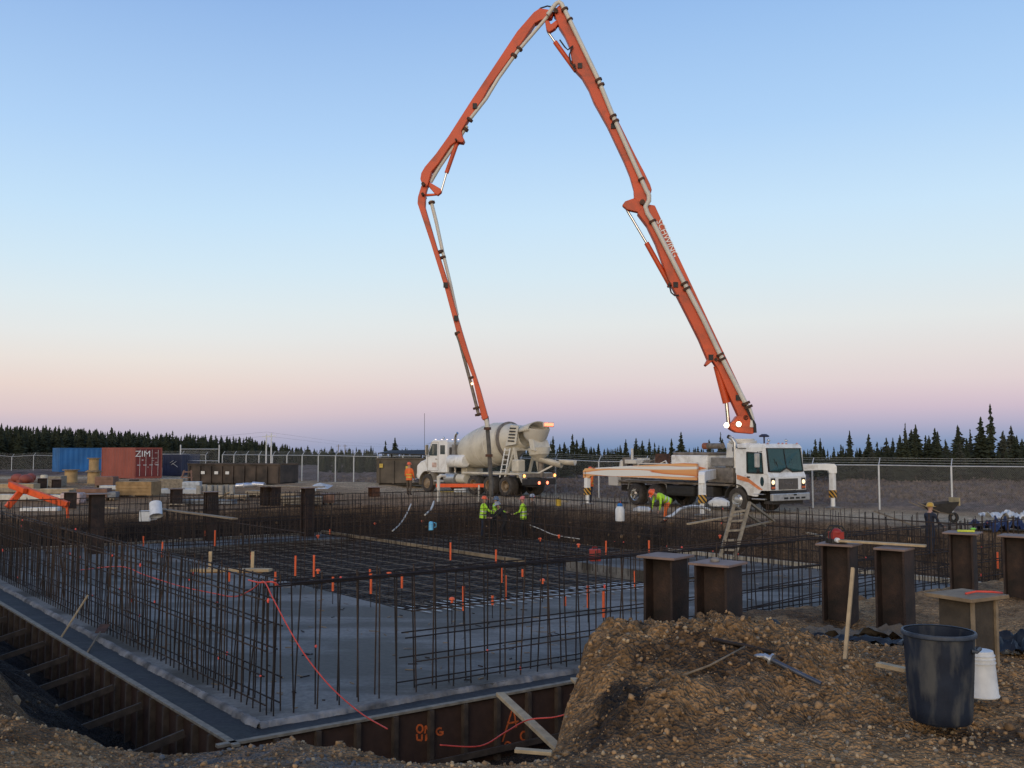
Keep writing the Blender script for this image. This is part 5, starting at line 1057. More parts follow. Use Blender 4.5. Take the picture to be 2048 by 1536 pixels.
# ------------------------------------------------------------ containers
def container(label, loc, rz, L, m, Hc=2.6, Wd=2.44, ends=True, text=None, end_mat=None):
    t = thing('shipping_container', label, 'container', loc, rz)      # long axis x, door end at x = 0
    cor = MB(); n = int(L/.14)
    for y in (0, Wd):
        vs = []
        for i in range(n+1):
            x = .12+i*(L-.24)/n; dy = (.03 if (i//2) % 2 else 0)*(1 if y == 0 else -1); vs += [(x, y+dy, .16), (x, y+dy, Hc-.12)]
        cor.add(vs, [(2*i, 2*i+2, 2*i+3, 2*i+1) for i in range(n)])
    part('corrugated_side', cor, m, t)
    fr = MB()
    for x in (0, L-.12):
        for y in (0, Wd-.12): fr.box(x, x+.12, y, y+.12, 0, Hc)
    for y in (0, Wd-.10): fr.box(.12, L-.12, y, y+.10, 0, .16); fr.box(.12, L-.12, y, y+.10, Hc-.12, Hc)
    for x in (0, L-.1): fr.box(x, x+.1, .12, Wd-.12, 0, .15); fr.box(x, x+.1, .12, Wd-.12, Hc-.12, Hc)
    part('frame', fr, m, t)
    mb = MB(); mb.box(.05, L-.05, .05, Wd-.05, Hc-.06, Hc-.03); part('roof', mb, m, t)
    mb = MB(); mb.box(L-.06, L-.04, .1, Wd-.1, .1, Hc-.1); part('end_wall', mb, m, t)
    em = end_mat or m
    for k in (0, 1):
        y0 = .13+k*(Wd-.26)/2; mb = MB(); mb.box(.02, .06, y0, y0+(Wd-.26)/2-.01, .16, Hc-.13); d = part('door', mb, em, t)
        for f in (.22, .72):
            yy = y0+(Wd-.26)/2*f; mb = MB(); mb.tube([(-.01,yy,.2), (-.01,yy,Hc-.18)], .013, 6); part('lock_rod', mb, M_galv if text else em, d)
            mb = MB(); mb.box(-.03, .02, yy-.05, yy+.22, 1.1, 1.16); part('lock_handle', mb, M_galv if text else em, d)
    if text: lettering(text, .72, M_white, t, (-.035, Wd*.72, Hc-.55), (0,-1,0), (0,0,1), sx=1.15)
    return t
def box_label(t, x, y, z, w, h, m):
    mb = MB(); mb.box(x-.012, x, y-w/2, y+w/2, z-h/2, z+h/2); part('door_marking', mb, m, t)
M_red = mat('red_container', (.16,.022,.020), .6, 0, .25, .8); M_redside = mat('lighter_red', (.27,.068,.045), .65, 0, .18, .8); M_blue = mat('blue_container', (.022,.14,.36), .55, 0, .25, .6); M_navy = mat('navy_container', (.012,.020,.06), .6, 0, .3, 1); M_green = mat('green_container', (.012,.055,.040), .6, 0, .3, 1)
# red: door end faces right-front, side faces left
pr = at(268, 958, 84); pr.z = hz(pr.x, pr.y)
rc = container('dark red shipping container with white ZIM lettering on its doors', (pr.x+2.6, pr.y-.6, pr.z), R(138), 6.06, M_redside, text='ZIM', end_mat=M_red)  # sides take a lighter, more orange red than the doors
rg = random.Random(2)
for y, z, w, h in ((1.75,1.55,.22,.14), (.85,1.7,.3,.06), (.55,1.7,.3,.06), (.8,1.5,.25,.05), (.5,1.35,.35,.05), (1.25,.95,.12,.12), (.55,2.15,.35,.06), (.6,1.2,.3,.05)): box_label(rc, .018, y, z, w*.7, h*.8, mat('faded_marking', (.45,.36,.33), .6))
pb_ = at(108, 949, 98)
container('long blue shipping container left of the red one', (-49.3, 106, hz(-49, 106)), R(42), 9.5, M_blue, Hc=2.6)
mb = MB()
pg = at(4, 950, 95); container('dark green shipping container cut by the left edge of the picture', (pg.x-.4, 94, 0), R(170), 6.06, M_green, Hc=2.75)
pn = at(338, 955, 88); nv_ = container('short navy blue container right of the red one', (at(362, 950, 90).x, 90, hz(-30, 90)), R(92), 6.06, M_navy, Hc=1.95, Wd=1.7)
mb = MB()
for a, b in (((.3,.8), (.8,1.15)), ((.45,1.3), (.9,1.0)), ((.7,1.4), (1.0,1.2))): mb.beam((-.05, a[0], a[1]), (-.05, b[0], b[1]), .02, .10, up=(1,0,0))
part('door_marking', mb, M_white, nv_)

# ------------------------------------------------------------ dumpsters
M_dump = mat('black_brown_steel', (.030,.024,.022), .6, .2, .5, 1.2, col2=(.09,.065,.05))
M_dump2 = mat('grey_brown_steel', (.085,.068,.050), .65, .1, .45, 1.2)
def dumpster(label, loc, rz, L, Wd, Hc, m, n):
    t = thing('dumpster', label, 'dumpster', loc, rz)
    for y in (0, Wd-.06): mb = MB(); mb.box(0, L, y, y+.06, .15, Hc); part('side_wall', mb, m, t)
    for x in (0, L-.06): mb = MB(); mb.box(x, x+.06, .06, Wd-.06, .15, Hc); part('end_wall', mb, m, t)
    mb = MB(); mb.box(0, L, .06, Wd-.06, .15, .22); part('floor', mb, m, t)
    for i in range(n):
        x = .1+i*(L-.3)/(n-1); mb = MB(); mb.box(x, x+.12, -.10, -.002, .12, Hc-.08); part('rib', mb, m, t, bevel=.01)
    mb = MB(); mb.box(-.03, L+.03, -.07, .08, Hc-.002, Hc+.09); mb.box(-.03, L+.03, Wd-.08, Wd+.05, Hc-.002, Hc+.09); part('top_rail', mb, m, t, bevel=.01)
    mb = MB(); mb.box(.1, L-.1, .2, .4, 0, .148); mb.box(.1, L-.1, Wd-.4, Wd-.2, 0, .148); part('skid', mb, M_dark, t)
    return t
p = at(478, 962, 66)
dl = dumpster('long black roll-off dumpster in front of the fence', (at(375, 962, 68.5).x, 68.5, hz(p.x, 68)), R(-19), 7.5, 2.3, 1.4, M_dump, 9)
for x in (1.2, 2.3, 3.2): mb = MB(); mb.box(x, x+.3, -.115, -.105, .75, .95); part('sticker', mb, M_whiteplastic, dl)
p = at(752, 972, 60)
dd = dumpster('brown ribbed dumpster with raised black lid behind the orange-vested worker', (p.x, 60.2, hz(p.x, 60)), R(-6), 3.0, 1.8, 1.6, M_dump2, 4)
mb = MB(); mb.add([(.0,.3,1.95), (3.0,.3,1.85), (3.0,1.7,2.15), (.4,1.7,2.1), (.0,.3,2.0), (3.0,.3,1.92), (3.0,1.7,2.2), (.4,1.7,2.16)], [(0,1,2,3), (4,7,6,5), (0,4,5,1), (1,5,6,2), (2,6,7,3), (3,7,4,0)]); part('lid', mb, M_black, dd)
for a, b in (((2.6,1.0,1.6), (2.6,1.0,2.0)), ((.6,1.5,1.6), (.6,1.5,2.1))): mb = MB(); mb.beam(a, b, .08, .08); part('lid_stay', mb, M_dark, dd)
for x, z in ((.2,1.1), (1.85,.95)): mb = MB(); mb.box(x, x+.22, -.115, -.105, z, z+.24); part('sticker', mb, mat('yellow_sticker', (.55,.38,.06), .6), dd)

# ------------------------------------------------------------ yard clutter at the left
def yz(px, py, Yd): q = at(px, py, Yd); return Vector((q.x, q.y, hz(q.x, q.y)))
def spool(label, p, r, w, z=0, rf=None):
    t = thing('cable_spool', label, 'spool', (p.x, p.y, p.z+z)); rf = rf or r
    for h, nm in ((0, 'flange'), (w-.07, 'flange')): mb = MB(); mb.lathe([(0,h), (r,h), (r,h+.07), (0,h+.07)], (0,0,0), (0,0,1), 24); part(nm, mb, M_wood, t)
    mb = MB(); mb.lathe([(r*.72,.07), (r*.72,w-.07)], (0,0,0), (0,0,1), 24); part('cable_winding', mb, mat('tan_cable', (.36,.24,.11), .7, 0, .2, 3), t, smooth=40)
    return t
p = yz(142, 955, 72); spool('large wooden cable spool standing in front of the blue container', p, .62, 1.0)
p = yz(187, 957, 70); spool('lower wooden cable spool of the stacked pair', p, .58, .95); spool('upper smaller cable spool stacked on another', p, .46, .95, z=.951)
def crate(label, px, py, Yd, w, d, h, m, rz=0, slats=3, cat='crate', name='timber_crate'):
    p = yz(px, py, Yd); t = thing(name, label, cat, p, rz)
    mb = MB(); mb.box(-w/2+.03, w/2-.03, -d/2+.03, d/2-.03, .1, h-.02); part('core', mb, m, t)
    for i in range(slats):
        z = .12+(h-.14)*i/slats
        mb = MB(); mb.box(-w/2, w/2, -d/2, -d/2+.028, z, z+(h-.14)/slats*.82); part('slat', mb, m, t)
    for x in (-w/2+.05, 0, w/2-.15): mb = MB(); mb.box(x, x+.10, -d/2, d/2, 0, .1); part('runner', mb, M_wood, t)
    return t
crate('grey brown timber crate beside a wrapped pallet at the far left', 108, 957, 64, 1.3, 1.2, .75, M_greywood, .1)
crate('reddish brown crate in front of the stacked spools', 189, 980, 50, 1.5, 1.1, .62, mat('red_brown_wood', (.20,.11,.075), .8, 0, .25, 3), .15)
crate('wide honey coloured timber pallet stack in front of the red container', 278, 975, 52, 1.95, 1.3, .85, mat('honey_wood', (.30,.19,.085), .8, 0, .3, 3), -.08, 4)
crate('plywood box with grey lid between the crates', 224, 978, 50, .62, .8, .42, mat('grey_box', (.20,.21,.22), .6), .1, 2)
crate('low stack of pallets behind the dark piles', 606, 987, 47, 1.9, 1.2, .45, M_greywood, .1, 3, 'pallets', 'pallet_stack')
crate('brown crate end beside the pallet stack', 656, 988, 48, .7, 1.0, .55, mat('red_brown_wood', (.20,.11,.075)), .1, 3)
crate('pallet of pale flat stones beside the crates', 520, 976, 52, 1.2, 1.0, .35, M_greywood, -.2, 2, 'pallet', 'pallet')
crate('pale new lumber stack at the far left behind the orange frame', 30, 968, 58, 2.6, 1.0, .5, M_newwood, .05, 4, 'lumber', 'lumber_stack')
crate('pale lumber stack in front of the grey crate', 118, 970, 54, 1.7, .9, .4, mat('pale_lumber', (.38,.30,.20), .8, 0, .25, 4), -.1, 3, 'lumber', 'lumber_stack')
crate('grey weathered pallet stack right of the red container', 345, 972, 60, 1.4, 1.2, .7, M_greywood, .2, 5, 'pallets', 'pallet_stack')
crate('low stack of pale boards before the long dumpster', 455, 984, 50, 2.1, .8, .3, mat('pale_lumber', (.38,.30,.20)), .05, 3, 'lumber', 'lumber_stack')
crate('rust brown crate behind the long lumber at the left', 214, 962, 64, 1.2, 1.0, .7, mat('red_brown_wood', (.20,.11,.075), .8, 0, .25, 3), 0, 3)
crate('white wrapped pallet left of the tubes', 385, 965, 58, 1.0, .9, .55, mat('pale_wrap', (.42,.45,.48), .4), .1, 2, 'pallet', 'wrapped_pallet')
crate('small pale crate beside the two bright pipe ends', 575, 978, 50, .9, .8, .4, mat('pale_lumber', (.38,.30,.20)), .2, 3)
# upright grey tubes bundled
rg = random.Random(8)
for i in range(7):
    p = yz(398+i*11, 977, 54+(i % 2)*.3); mb = MB(); h = .52 if i else .45; mb.lathe([(.13,0), (.15,0), (.15,h), (.13,h), (.13,0)], (0,0,0), (0,0,1), 14)
    solo('form_tube', mb, mat('pale_tube', (.33,.31,.27), .8, 0, .2, 5), 'short grey tube, '+ORD[i]+' from the left in the row before the long dumpster', 'tube', p, 0, 'row of short grey tubes', smooth=40)
for i in range(3):
    p = yz(484+i*16, 975, 53); mb = MB(); mb.tube([(-.35,0,.50+.05*i), (.35,.1,.56)], .13, 12); solo('foil_roll', mb, mat('silver_foil', (.55,.56,.60), .3, .6, .2, 5), ['silver foil roll at the left of a pile', 'silver foil roll in the middle of a pile', 'silver foil roll at the right of a pile'][i]+' on the pallet', 'roll', p+Vector((0,0,.05)), rg.uniform(-.5, .5), 'foil rolls', smooth=40)
for px, lab in ((604,'left of two bright pipe ends lying by the pallets'), (616,'right of two bright pipe ends lying by the pallets')):
    p = yz(px, 972, 52); mb = MB(); mb.lathe([(0,.0), (.085,0), (.095,.03), (.095,.9), (0,.9)], (0,0,.34), (.2,1,0), 14); solo('plastic_pipe', mb, mat('cream_pipe', (.85,.80,.66), .4), lab, 'pipe', p, 0, 'bright pipe ends', smooth=40)
mb = MB(); p = yz(640, 968, 55); mb.add([(-.6,-.3,.3), (.5,-.35,.28), (.7,.3,.45), (-.4,.35,.5), (0,0,.62)], [(0,1,4), (1,2,4), (2,3,4), (3,0,4), (3,2,1,0)]); solo('plastic_wrap', mb, mat('pale_wrap', (.42,.45,.48), .4), 'crumpled pale plastic wrap lying behind the pallets', 'wrap', p)
# long steel and timber lying in the yard
for i, (x0, y0, x1, y1, Yd, w, h, m, lab) in enumerate((
    (0, 985, 130, 983, 50, .35, .28, M_alu, 'grey steel beam lying flat at the far left'), (2, 978, 95, 976, 56, .3, .2, M_greywood, 'grey timber bundle behind the orange frame'),
    (205, 962, 252, 964, 60, .5, .22, M_galv, 'galvanised strips lying by the crates'), (320, 975, 402, 968, 55, .8, .25, M_galv, 'stack of blue grey panels leaning by the tubes'),
    (365, 990, 470, 986, 48, .5, .18, mat('slate_panel', (.20,.22,.24), .6), 'flat slate coloured panels on the ground'), (440, 996, 458, 985, 42, .08, .05, M_newwood, 'pale batten leaning on a dark pile'),
    (205, 994, 235, 995, 44, .14, .06, M_newwood, 'pale board on the bank near the piles'), (330, 979, 372, 979, 47, .10, .06, M_greywood, 'thin grey board beside the dark piles'), (1095, 995, 1136, 992, 49, .10, .10, M_greywood, 'grey plank behind the mixer wheels'))):
    a, b = at(x0, y0, Yd), at(x1, y1, Yd-.6); g0 = hz((a.x+b.x)/2, Yd)
    if i != 5: a.z = b.z = g0+h/2+.06
    plank('yard_beam' if i < 5 else 'timber_board', a, b, w, h, m, lab, 'beam' if i < 5 else 'board')
for i, (px, py, Yd) in enumerate(((35,950,74), (52,951,72), (62,950,76))):
    p = yz(px, py, Yd); mb = MB(); mb.ball((0,0,.3), (.5,.4,.35), 10, 6); mb.box(-.6, .5, -.2, .2, .05, .25); solo('machine_part', mb, M_redside, ['red machine part at the far left by the green container', 'middle red machine part by the far fence', 'right red machine part by the far fence'][i], 'machine part', p, i, smooth=40)
p = yz(150, 962, 62); mb = MB(); mb.box(-.5, .5, -.4, .4, 0, .55); solo('wrapped_bale', mb, mat('pink_wrap', (.42,.30,.27), .6, 0, .4, 4), 'pink and white wrapped bale left of the crates', 'bale', yz(147, 978, 48), bevel=.1)
p = yz(88, 955, 62); mb = MB(); mb.lathe([(0,0), (.22,0), (.24,.4), (.2,.85), (0,.85)], (0,0,0), (0,0,1), 14); solo('cream_drum', mb, M_cream, 'cream drum standing beside the grey crate', 'drum', p, smooth=40)
p = yz(370, 957, 62); mb = MB()
for x in (-.35, .35): mb.beam((x*1.3,0,0), (x*.6,.5,1.15), .08, .08)
for z in (.35, .7, 1.05): mb.beam((-.5+z*.18,z*.43,z), (.5-z*.18,z*.43,z), .06, .06)
solo('timber_easel', mb, mat('red_brown_wood', (.20,.11,.075)), 'red topped timber frame leaning by the long dumpster', 'frame', p)
p = yz(82, 1000, 43); mb = MB(); mb.box(-.8, .8, -.25, .25, 0, .16); solo('white_sign_board', mb, M_whiteplastic, 'white board lying under the orange frame', 'board', p, .1, bevel=.01)
# dark piles across the far side
far_piles = [(85,956,60,'small dark pile left of two by the grey crate'), (113,958,60,'small dark pile right of two by the grey crate'), (141,984,45,'dark pile with scraps of wood on its plate'), (176,974,54,'brown pile behind the dark pair at the left'), (194,987,36,'tall narrow dark pile reaching down into the excavation'), (268,958,60,'dark pile in front of the honey coloured pallets'), (312,963,55,'dark pile at the right of the honey coloured pallets'), (353,977,47,'wide dark pile left of the tubes'), (422,983,41,'dark pile with a batten leaning on it'), (533,973,46.5,'wide dark pile under the long grey board'), (549,973,46.5,'second dark pile of the wide pair under the grey board'), (616,975,43,'dark pile right of the long grey board'), (748,974,52,'rust red pile standing alone left of the mixer')]
for i, (px, ty, Yd, lab) in enumerate(far_piles):
    p = at(px, ty, Yd); sd_ = exc_sd(np.array([p.x]), np.array([p.y]))[0]
    pile(px, ty, Yd, 0, lab, zbot=(-2.2 if sd_ > 0 else hz(p.x, p.y)-.3), plate=.62 if i != 4 else .8, d=.46, m=M_pile if px != 748 else M_rust, group='piles on the far side of the raft')
plank('timber_board', at(522, 971, 46.3), at(645, 974, 43), .3, .05, M_greywood, 'long grey board laid over the far pile caps', 'board')
plank('timber_scrap', at(128, 980, 45)+Vector((0,0,.03)), at(152, 980, 44.8)+Vector((0,0,.06)), .3, .06, M_newwood, 'pale wood scraps on a pile cap', 'offcut')
# orange wrapped trestle frame
t = thing('orange_barricade', 'orange wrapped timber barricade leaning at the far left bank', 'barricade', yz(40, 1015, 38))
o_ = Vector(t.location)
for (a, b, w) in (((22,970), (136,1010), .22), ((46,978), (14,1015), .20), ((20,968), (50,982), .18)):
    mb = MB(); mb.beam(at(*a, 38)-o_, at(*b, 37.6)-o_, w, w*1.1); part('wrapped_rail', mb, M_safety, t, bevel=.02)
mb = MB(); mb.beam(at(134,1010,37.6)-o_, at(136,1036,37.6)-o_, .08, .08); part('leg', mb, M_safety, t)
# orange barricade near the mixer
t = thing('orange_barricade', 'orange barrier board on white pipe stands in front of the mixer wheels', 'barricade', yz(920, 995, 46)); o_ = Vector(t.location)
mb = MB(); mb.beam(at(872,971,46)-o_, at(968,971,46)-o_, .06, .17); part('barrier_board', mb, M_safety, t, bevel=.01)
mb = MB(); mb.beam(at(876,983,46)-o_, at(932,982,46)-o_, .05, .04); part('lower_rail', mb, mat('yellow_rail', (.5,.36,.06), .6), t)
mb = MB(); mb.beam(at(908,981,45.9)-o_, at(932,981,45.9)-o_, .03, .16); part('sign_panel', mb, M_whiteplastic, t)
for px in (877, 958):
    mb = MB(); mb.tube([at(px,952 if px < 900 else 970,46)-o_, at(px,1003,46)-o_], .085 if px < 900 else .05, 10); part('stand', mb, M_pipe, t, smooth=40)
mb = MB(); mb.tube([at(877,955,46)-o_, at(882,951,46)-o_, at(890,952,46.2)-o_], .085, 10); part('stand_elbow', mb, M_pipe, t, smooth=40)
# utility poles and line
for i, (px, ty, Yd, m) in enumerate(((533,868,170,M_whiteplastic), (543,866,165,M_whiteplastic), (677,889,320,M_wood), (690,889,330,M_wood))):
    p = at(px, ty, Yd); t = thing('utility_pole', ['pale utility pole, left of two above the left woods', 'pale utility pole, right of two above the left woods', 'distant dark utility pole, left of two on the horizon', 'distant dark utility pole, right of two on the horizon'][i], 'pole', (p.x, p.y, -3))
    mb = MB(); p.z += 3; mb.tube([(0,0,0), (0,0,p.z)], [.16,.10], 8); part('pole', mb, m, t, smooth=40)
    mb = MB(); mb.beam((-.8,0,p.z-.5), (.8,0,p.z-.5), .12, .12); part('crossarm', mb, m, t)
a, b, c, d = at(533, 872, 170), at(684, 890, 325), at(900, 900, 420), at(395, 886, 140)
mb = MB(); mb.tube([d, a, b, c], .014, 4); mb.tube([d+Vector((0,0,.7)), a+Vector((0,0,.7)), b+Vector((0,0,.9)), c+Vector((0,0,1))], .014, 4); q = mb.v[0].copy(); mb.v = [x-q for x in mb.v]
solo('power_line', mb, M_dark, 'thin power line over the left woods', 'power line', q)

# ------------------------------------------------------------ objects in and around the raft
# stepladder
p = yz(1478, 1100, 30.5); p.z = ZS; o_ = p
t = thing('stepladder', 'pale wooden A-frame stepladder standing at the right slab edge', 'ladder', p)
A, B, Cc, D_ = at(1440,1114,30.3)-o_, at(1469,1116,30.0)-o_, at(1468,1010,30.6)-o_, at(1499,1005,30.5)-o_
for a, b in ((A, Cc), (B, D_)): mb = MB(); mb.beam(a, b, .10, .10, up=(0,1,0)); part('rail', mb, M_greywood, t, bevel=.005)
for f in (.14, .32, .50, .68, .86): mb = MB(); mb.beam(A.lerp(Cc, f), B.lerp(D_, f), .12, .06); part('tread', mb, M_greywood, t)
for a, b in ((D_+Vector((0,.05,0)), at(1548,1042,32.0)-o_), (Cc+Vector((0,.05,0)), at(1530,1052,32.2)-o_)): mb = MB(); mb.beam(a, b, .09, .06); part('back_leg', mb, M_greywood, t)
mb = MB(); mb.beam(at(1486,1055,31)-o_, at(1545,1042,32)-o_, .07, .05); part('brace', mb, M_greywood, t)
# jugs, bags, hoses by the pump
p = at(1240, 1042, 37.5); t = thing('water_jug', 'tall white jug with blue lid standing in front of the pump wheels', 'jug', p)
mb = MB(); mb.lathe([(0,0), (.17,0), (.18,.06), (.18,.45), (.12,.56), (0,.56)], (0,0,0), (0,0,1), 16); part('body', mb, M_whiteplastic, t, smooth=40)
mb = MB(); mb.lathe([(.10,.56), (.11,.62), (.05,.68), (0,.68)], (0,0,0), (0,0,1), 14); part('lid', mb, mat('blue_lid', (.03,.16,.42), .45), t, smooth=40)
p = at(862, 1060, 38); t = thing('water_jug', 'small sky blue jug among the far rebar', 'jug', p); mb = MB(); mb.lathe([(0,0), (.11,0), (.11,.26), (.05,.33), (0,.33)], (0,0,0), (0,0,1), 14); part('body', mb, mat('sky_blue_plastic', (.13,.48,.72), .4), t, smooth=40)
mb = MB(); mb.tube([(.12,0,.1), (.2,0,.12), (.2,0,.26), (.08,0,.3)], .018, 6); part('handle', mb, mat('sky_blue_plastic', (.13,.48,.72)), t, smooth=True)
p = at(310, 1040, 35); t = thing('plastic_bucket', 'white bucket hung tilted on the far left rebar', 'bucket', p); mb = MB(); ax_ = Vector((.25,-.45,-1)); mb.lathe([(0,0), (.20,0), (.215,.02), (.22,.5), (.235,.52), (.21,.52), (.20,.03)], Vector((0,0,.62)), ax_, 18); part('body', mb, M_whiteplastic, t, smooth=40)
mb = MB(); mb.tube([(.14,-.2,.2), (.2,-.4,.05), (-.1,-.35,.02), (-.12,-.15,.15)], .01, 5); part('bail', mb, M_galv, t, smooth=True)
p = at(290, 1032, 36.5); mb = MB(); mb.box(-.2, .2, -.1, .1, -.2, .2); solo('foam_block', mb, M_whiteplastic, 'white foam block on the bank beside the hung bucket', 'block', p, .3, bevel=.03)
p = at(1190, 1100, 31); t = thing('fuel_can', 'red fuel can standing among the rebar in the pit', 'fuel can', p-Vector((0,0,.35))); mb = MB(); mb.box(-.18, .18, -.11, .11, 0, .38); part('body', mb, mat('red_plastic', (.52,.045,.025)), t, bevel=.03); mb = MB(); mb.tube([(-.08,0,.36), (-.08,0,.44), (.08,0,.44), (.08,0,.36)], .015, 6); part('handle', mb, mat('red_plastic', (.52,.045,.025)), t)
p = at(1117, 1010, 47); p.z = hz(p.x, p.y)+.0; t = thing('yellow_container', 'yellow plastic container by the far rebar behind the workers', 'container', at(1117,1012,45)); mb = MB(); mb.box(-.12, .12, -.1, .1, 0, .34); part('body', mb, mat('yellow_plastic', (.62,.40,.03), .5), t, bevel=.03); mb = MB(); mb.lathe([(.04,.34), (.04,.39), (0,.39)], (0,0,0), (0,0,1), 10); part('cap', mb, M_black, t)
def lump(name, label, cat, p, sx, sy, sz, m, seed, rz=0):
    mb = MB(); mb.ball((0,0,0), (sx,sy,sz), 18, 9, z0=-.3); mb.v = [v*(1+.25*mnoise.noise(v*4/max(sx, .2)+Vector((seed,0,0)))) for v in mb.v]; return solo(name, mb, m, label, cat, p, rz, smooth=True)
lump('white_bag', 'white bag lying by the pump front wheel', 'bag', at(1438, 1008, 39.5), .42, .3, .25, mat('woven_bag', (.60,.58,.54), .8, 0, .15, 5), 3)
lump('white_bag', 'white tarp bundle behind the bending worker', 'bag', at(1285, 1020, 38.6), .38, .25, .14, mat('woven_bag', (.60,.58,.54)), 5)
cord('white_hose', 'white flat hose looping past the bending worker to the front jack', [at(1328,1037,36.5), at(1345,1030,36.8), at(1360,1018,37.2), at(1380,1013,37.8), at(1400,1014,38.4), at(1420,1020,38.6)], .06, M_whiteplastic)
cord('white_hose', 'ribbed white hose hanging in the far rebar left of the workers', [at(822,1008,43), at(812,1030,42), at(800,1048,41), at(785,1062,40)], .03, M_pipe)
cord('white_hose', 'thin white hose across the far rebar right of the workers', [at(1060,1050,42), at(1080,1058,41), at(1110,1070,40), at(1160,1078,39)], .018, M_pipe)
cord('grey_hose', 'grey hose at the far rebar behind the barrier stand', [at(868,1003,44), at(862,1018,43), at(850,1030,42)], .045, M_pipe)
# pale form boards at the far side of the raft
plank('form_board', S(27.6, 14.85, ZS+.10), S(13.2, 14.95, ZS+.06), .08, .12, mat('old_form', (.24,.18,.11), .85, 0, .3, 2), 'brown form board crossing the far end of the raft', 'form board')
plank('form_board', S(12.9, 21.45, ZS+.04), S(-.2, 21.45, ZS+.04), .10, .18, mat('cream_board', (.50,.44,.34), .75, 0, .2, 3), 'pale form board along the right edge of the slab', 'form board')
plank('form_board', S(27.56, -.2, ZS+.03), S(27.56, 14.8, ZS+.03), .08, .14, mat('cream_board', (.50,.44,.34)), 'pale form board along the far edge of the slab', 'form board')
for i, (u0, v0, u1, v1, z) in enumerate(((24, 6.3, 17, 6.5, 1.62),)):
    plank('scaffold_plank', S(u0, v0, ZS+z), S(u1, v1, ZS+z), .22, .045, M_wood, ['brown plank laid on the inner rebar left of the pit', 'brown plank laid on the rebar right of the pit', 'brown plank laid on the far rebar'][i], 'plank')
# wheelbarrow
p = yz(1880, 1042, 36.3); t = thing('wheelbarrow', 'dark wheelbarrow tipped at the right bank beside the man in navy', 'wheelbarrow', p, R(8)); z0 = .26
mb = MB(); q0 = [(-.55,-.33,.42), (.62,-.33,.52), (.62,.33,.52), (-.55,.33,.42)]; q1 = [(-.30,-.20,.12), (.32,-.20,.08), (.32,.20,.08), (-.30,.20,.12)]
mb.add([Vector(v)+Vector((0,0,z0)) for v in q0+q1], [(0,1,5,4), (1,2,6,5), (2,3,7,6), (3,0,4,7), (4,5,6,7)]); tr_ = part('tray', mb, M_dark, t); k_ = tr_.modifiers.new('solid', 'SOLIDIFY'); k_.thickness = .02
mb = MB(); mb.beam((.60,-.33,.52+z0), (.60,.33,.52+z0), .05, .3); part('tray_front', mb, mat('pale_front', (.34,.27,.15), .7), tr_)
for s in (-1, 1): mb = MB(); mb.tube([(.5,s*.1,.05+z0), (-.1,s*.25,.12+z0), (-1.05,s*.3,.5+z0)], .02, 6); part('handle', mb, M_wood, t, smooth=True); mb = MB(); mb.tube([(-.2,s*.22,.1+z0), (-.3,s*.22,-.28+z0), (-.05,s*.22,-.28+z0)], .018, 6); part('leg', mb, M_dark, t)
mb = MB(); mb.lathe([(.10,-.05), (.19,-.045), (.2,0), (.19,.045), (.10,.05)], (.55,0,-.08+z0), (0,1,0), 18); part('wheel', mb, M_black, t, smooth=40)
q = yz(2012, 1060, 32.6); sheet('blue_tarp', 'dark blue tarp heaped at the right edge near the wheelbarrow', q.x, 32.6, 1.9, 1.5, R(10), 4, mat('blue_tarp', (.025,.035,.085), .5, 0, .35, 4), .55)
q = yz(2015, 1040, 34.5); sheet('white_sheet', 'white sheet lying behind the blue tarp at the right edge', q.x, 34.6, 1.6, .8, R(-8), 8, M_whiteplastic, .35, .3)
plank('timber_board', at(1615, 1066, 32.5), at(1652, 1074, 31), .14, .05, M_newwood, 'pale board lying on the soil behind the stepladder', 'board')
plank('timber_board', at(1748, 1022, 35.5), at(1858, 1062, 33.2), .05, .05, M_wood, 'long thin batten sloping to the man in navy', 'batten')
plank('timber_board', at(1376, 1048, 33), at(1500, 1026, 35), .14, .05, M_newwood, 'pale board lying behind the stepladder', 'board')
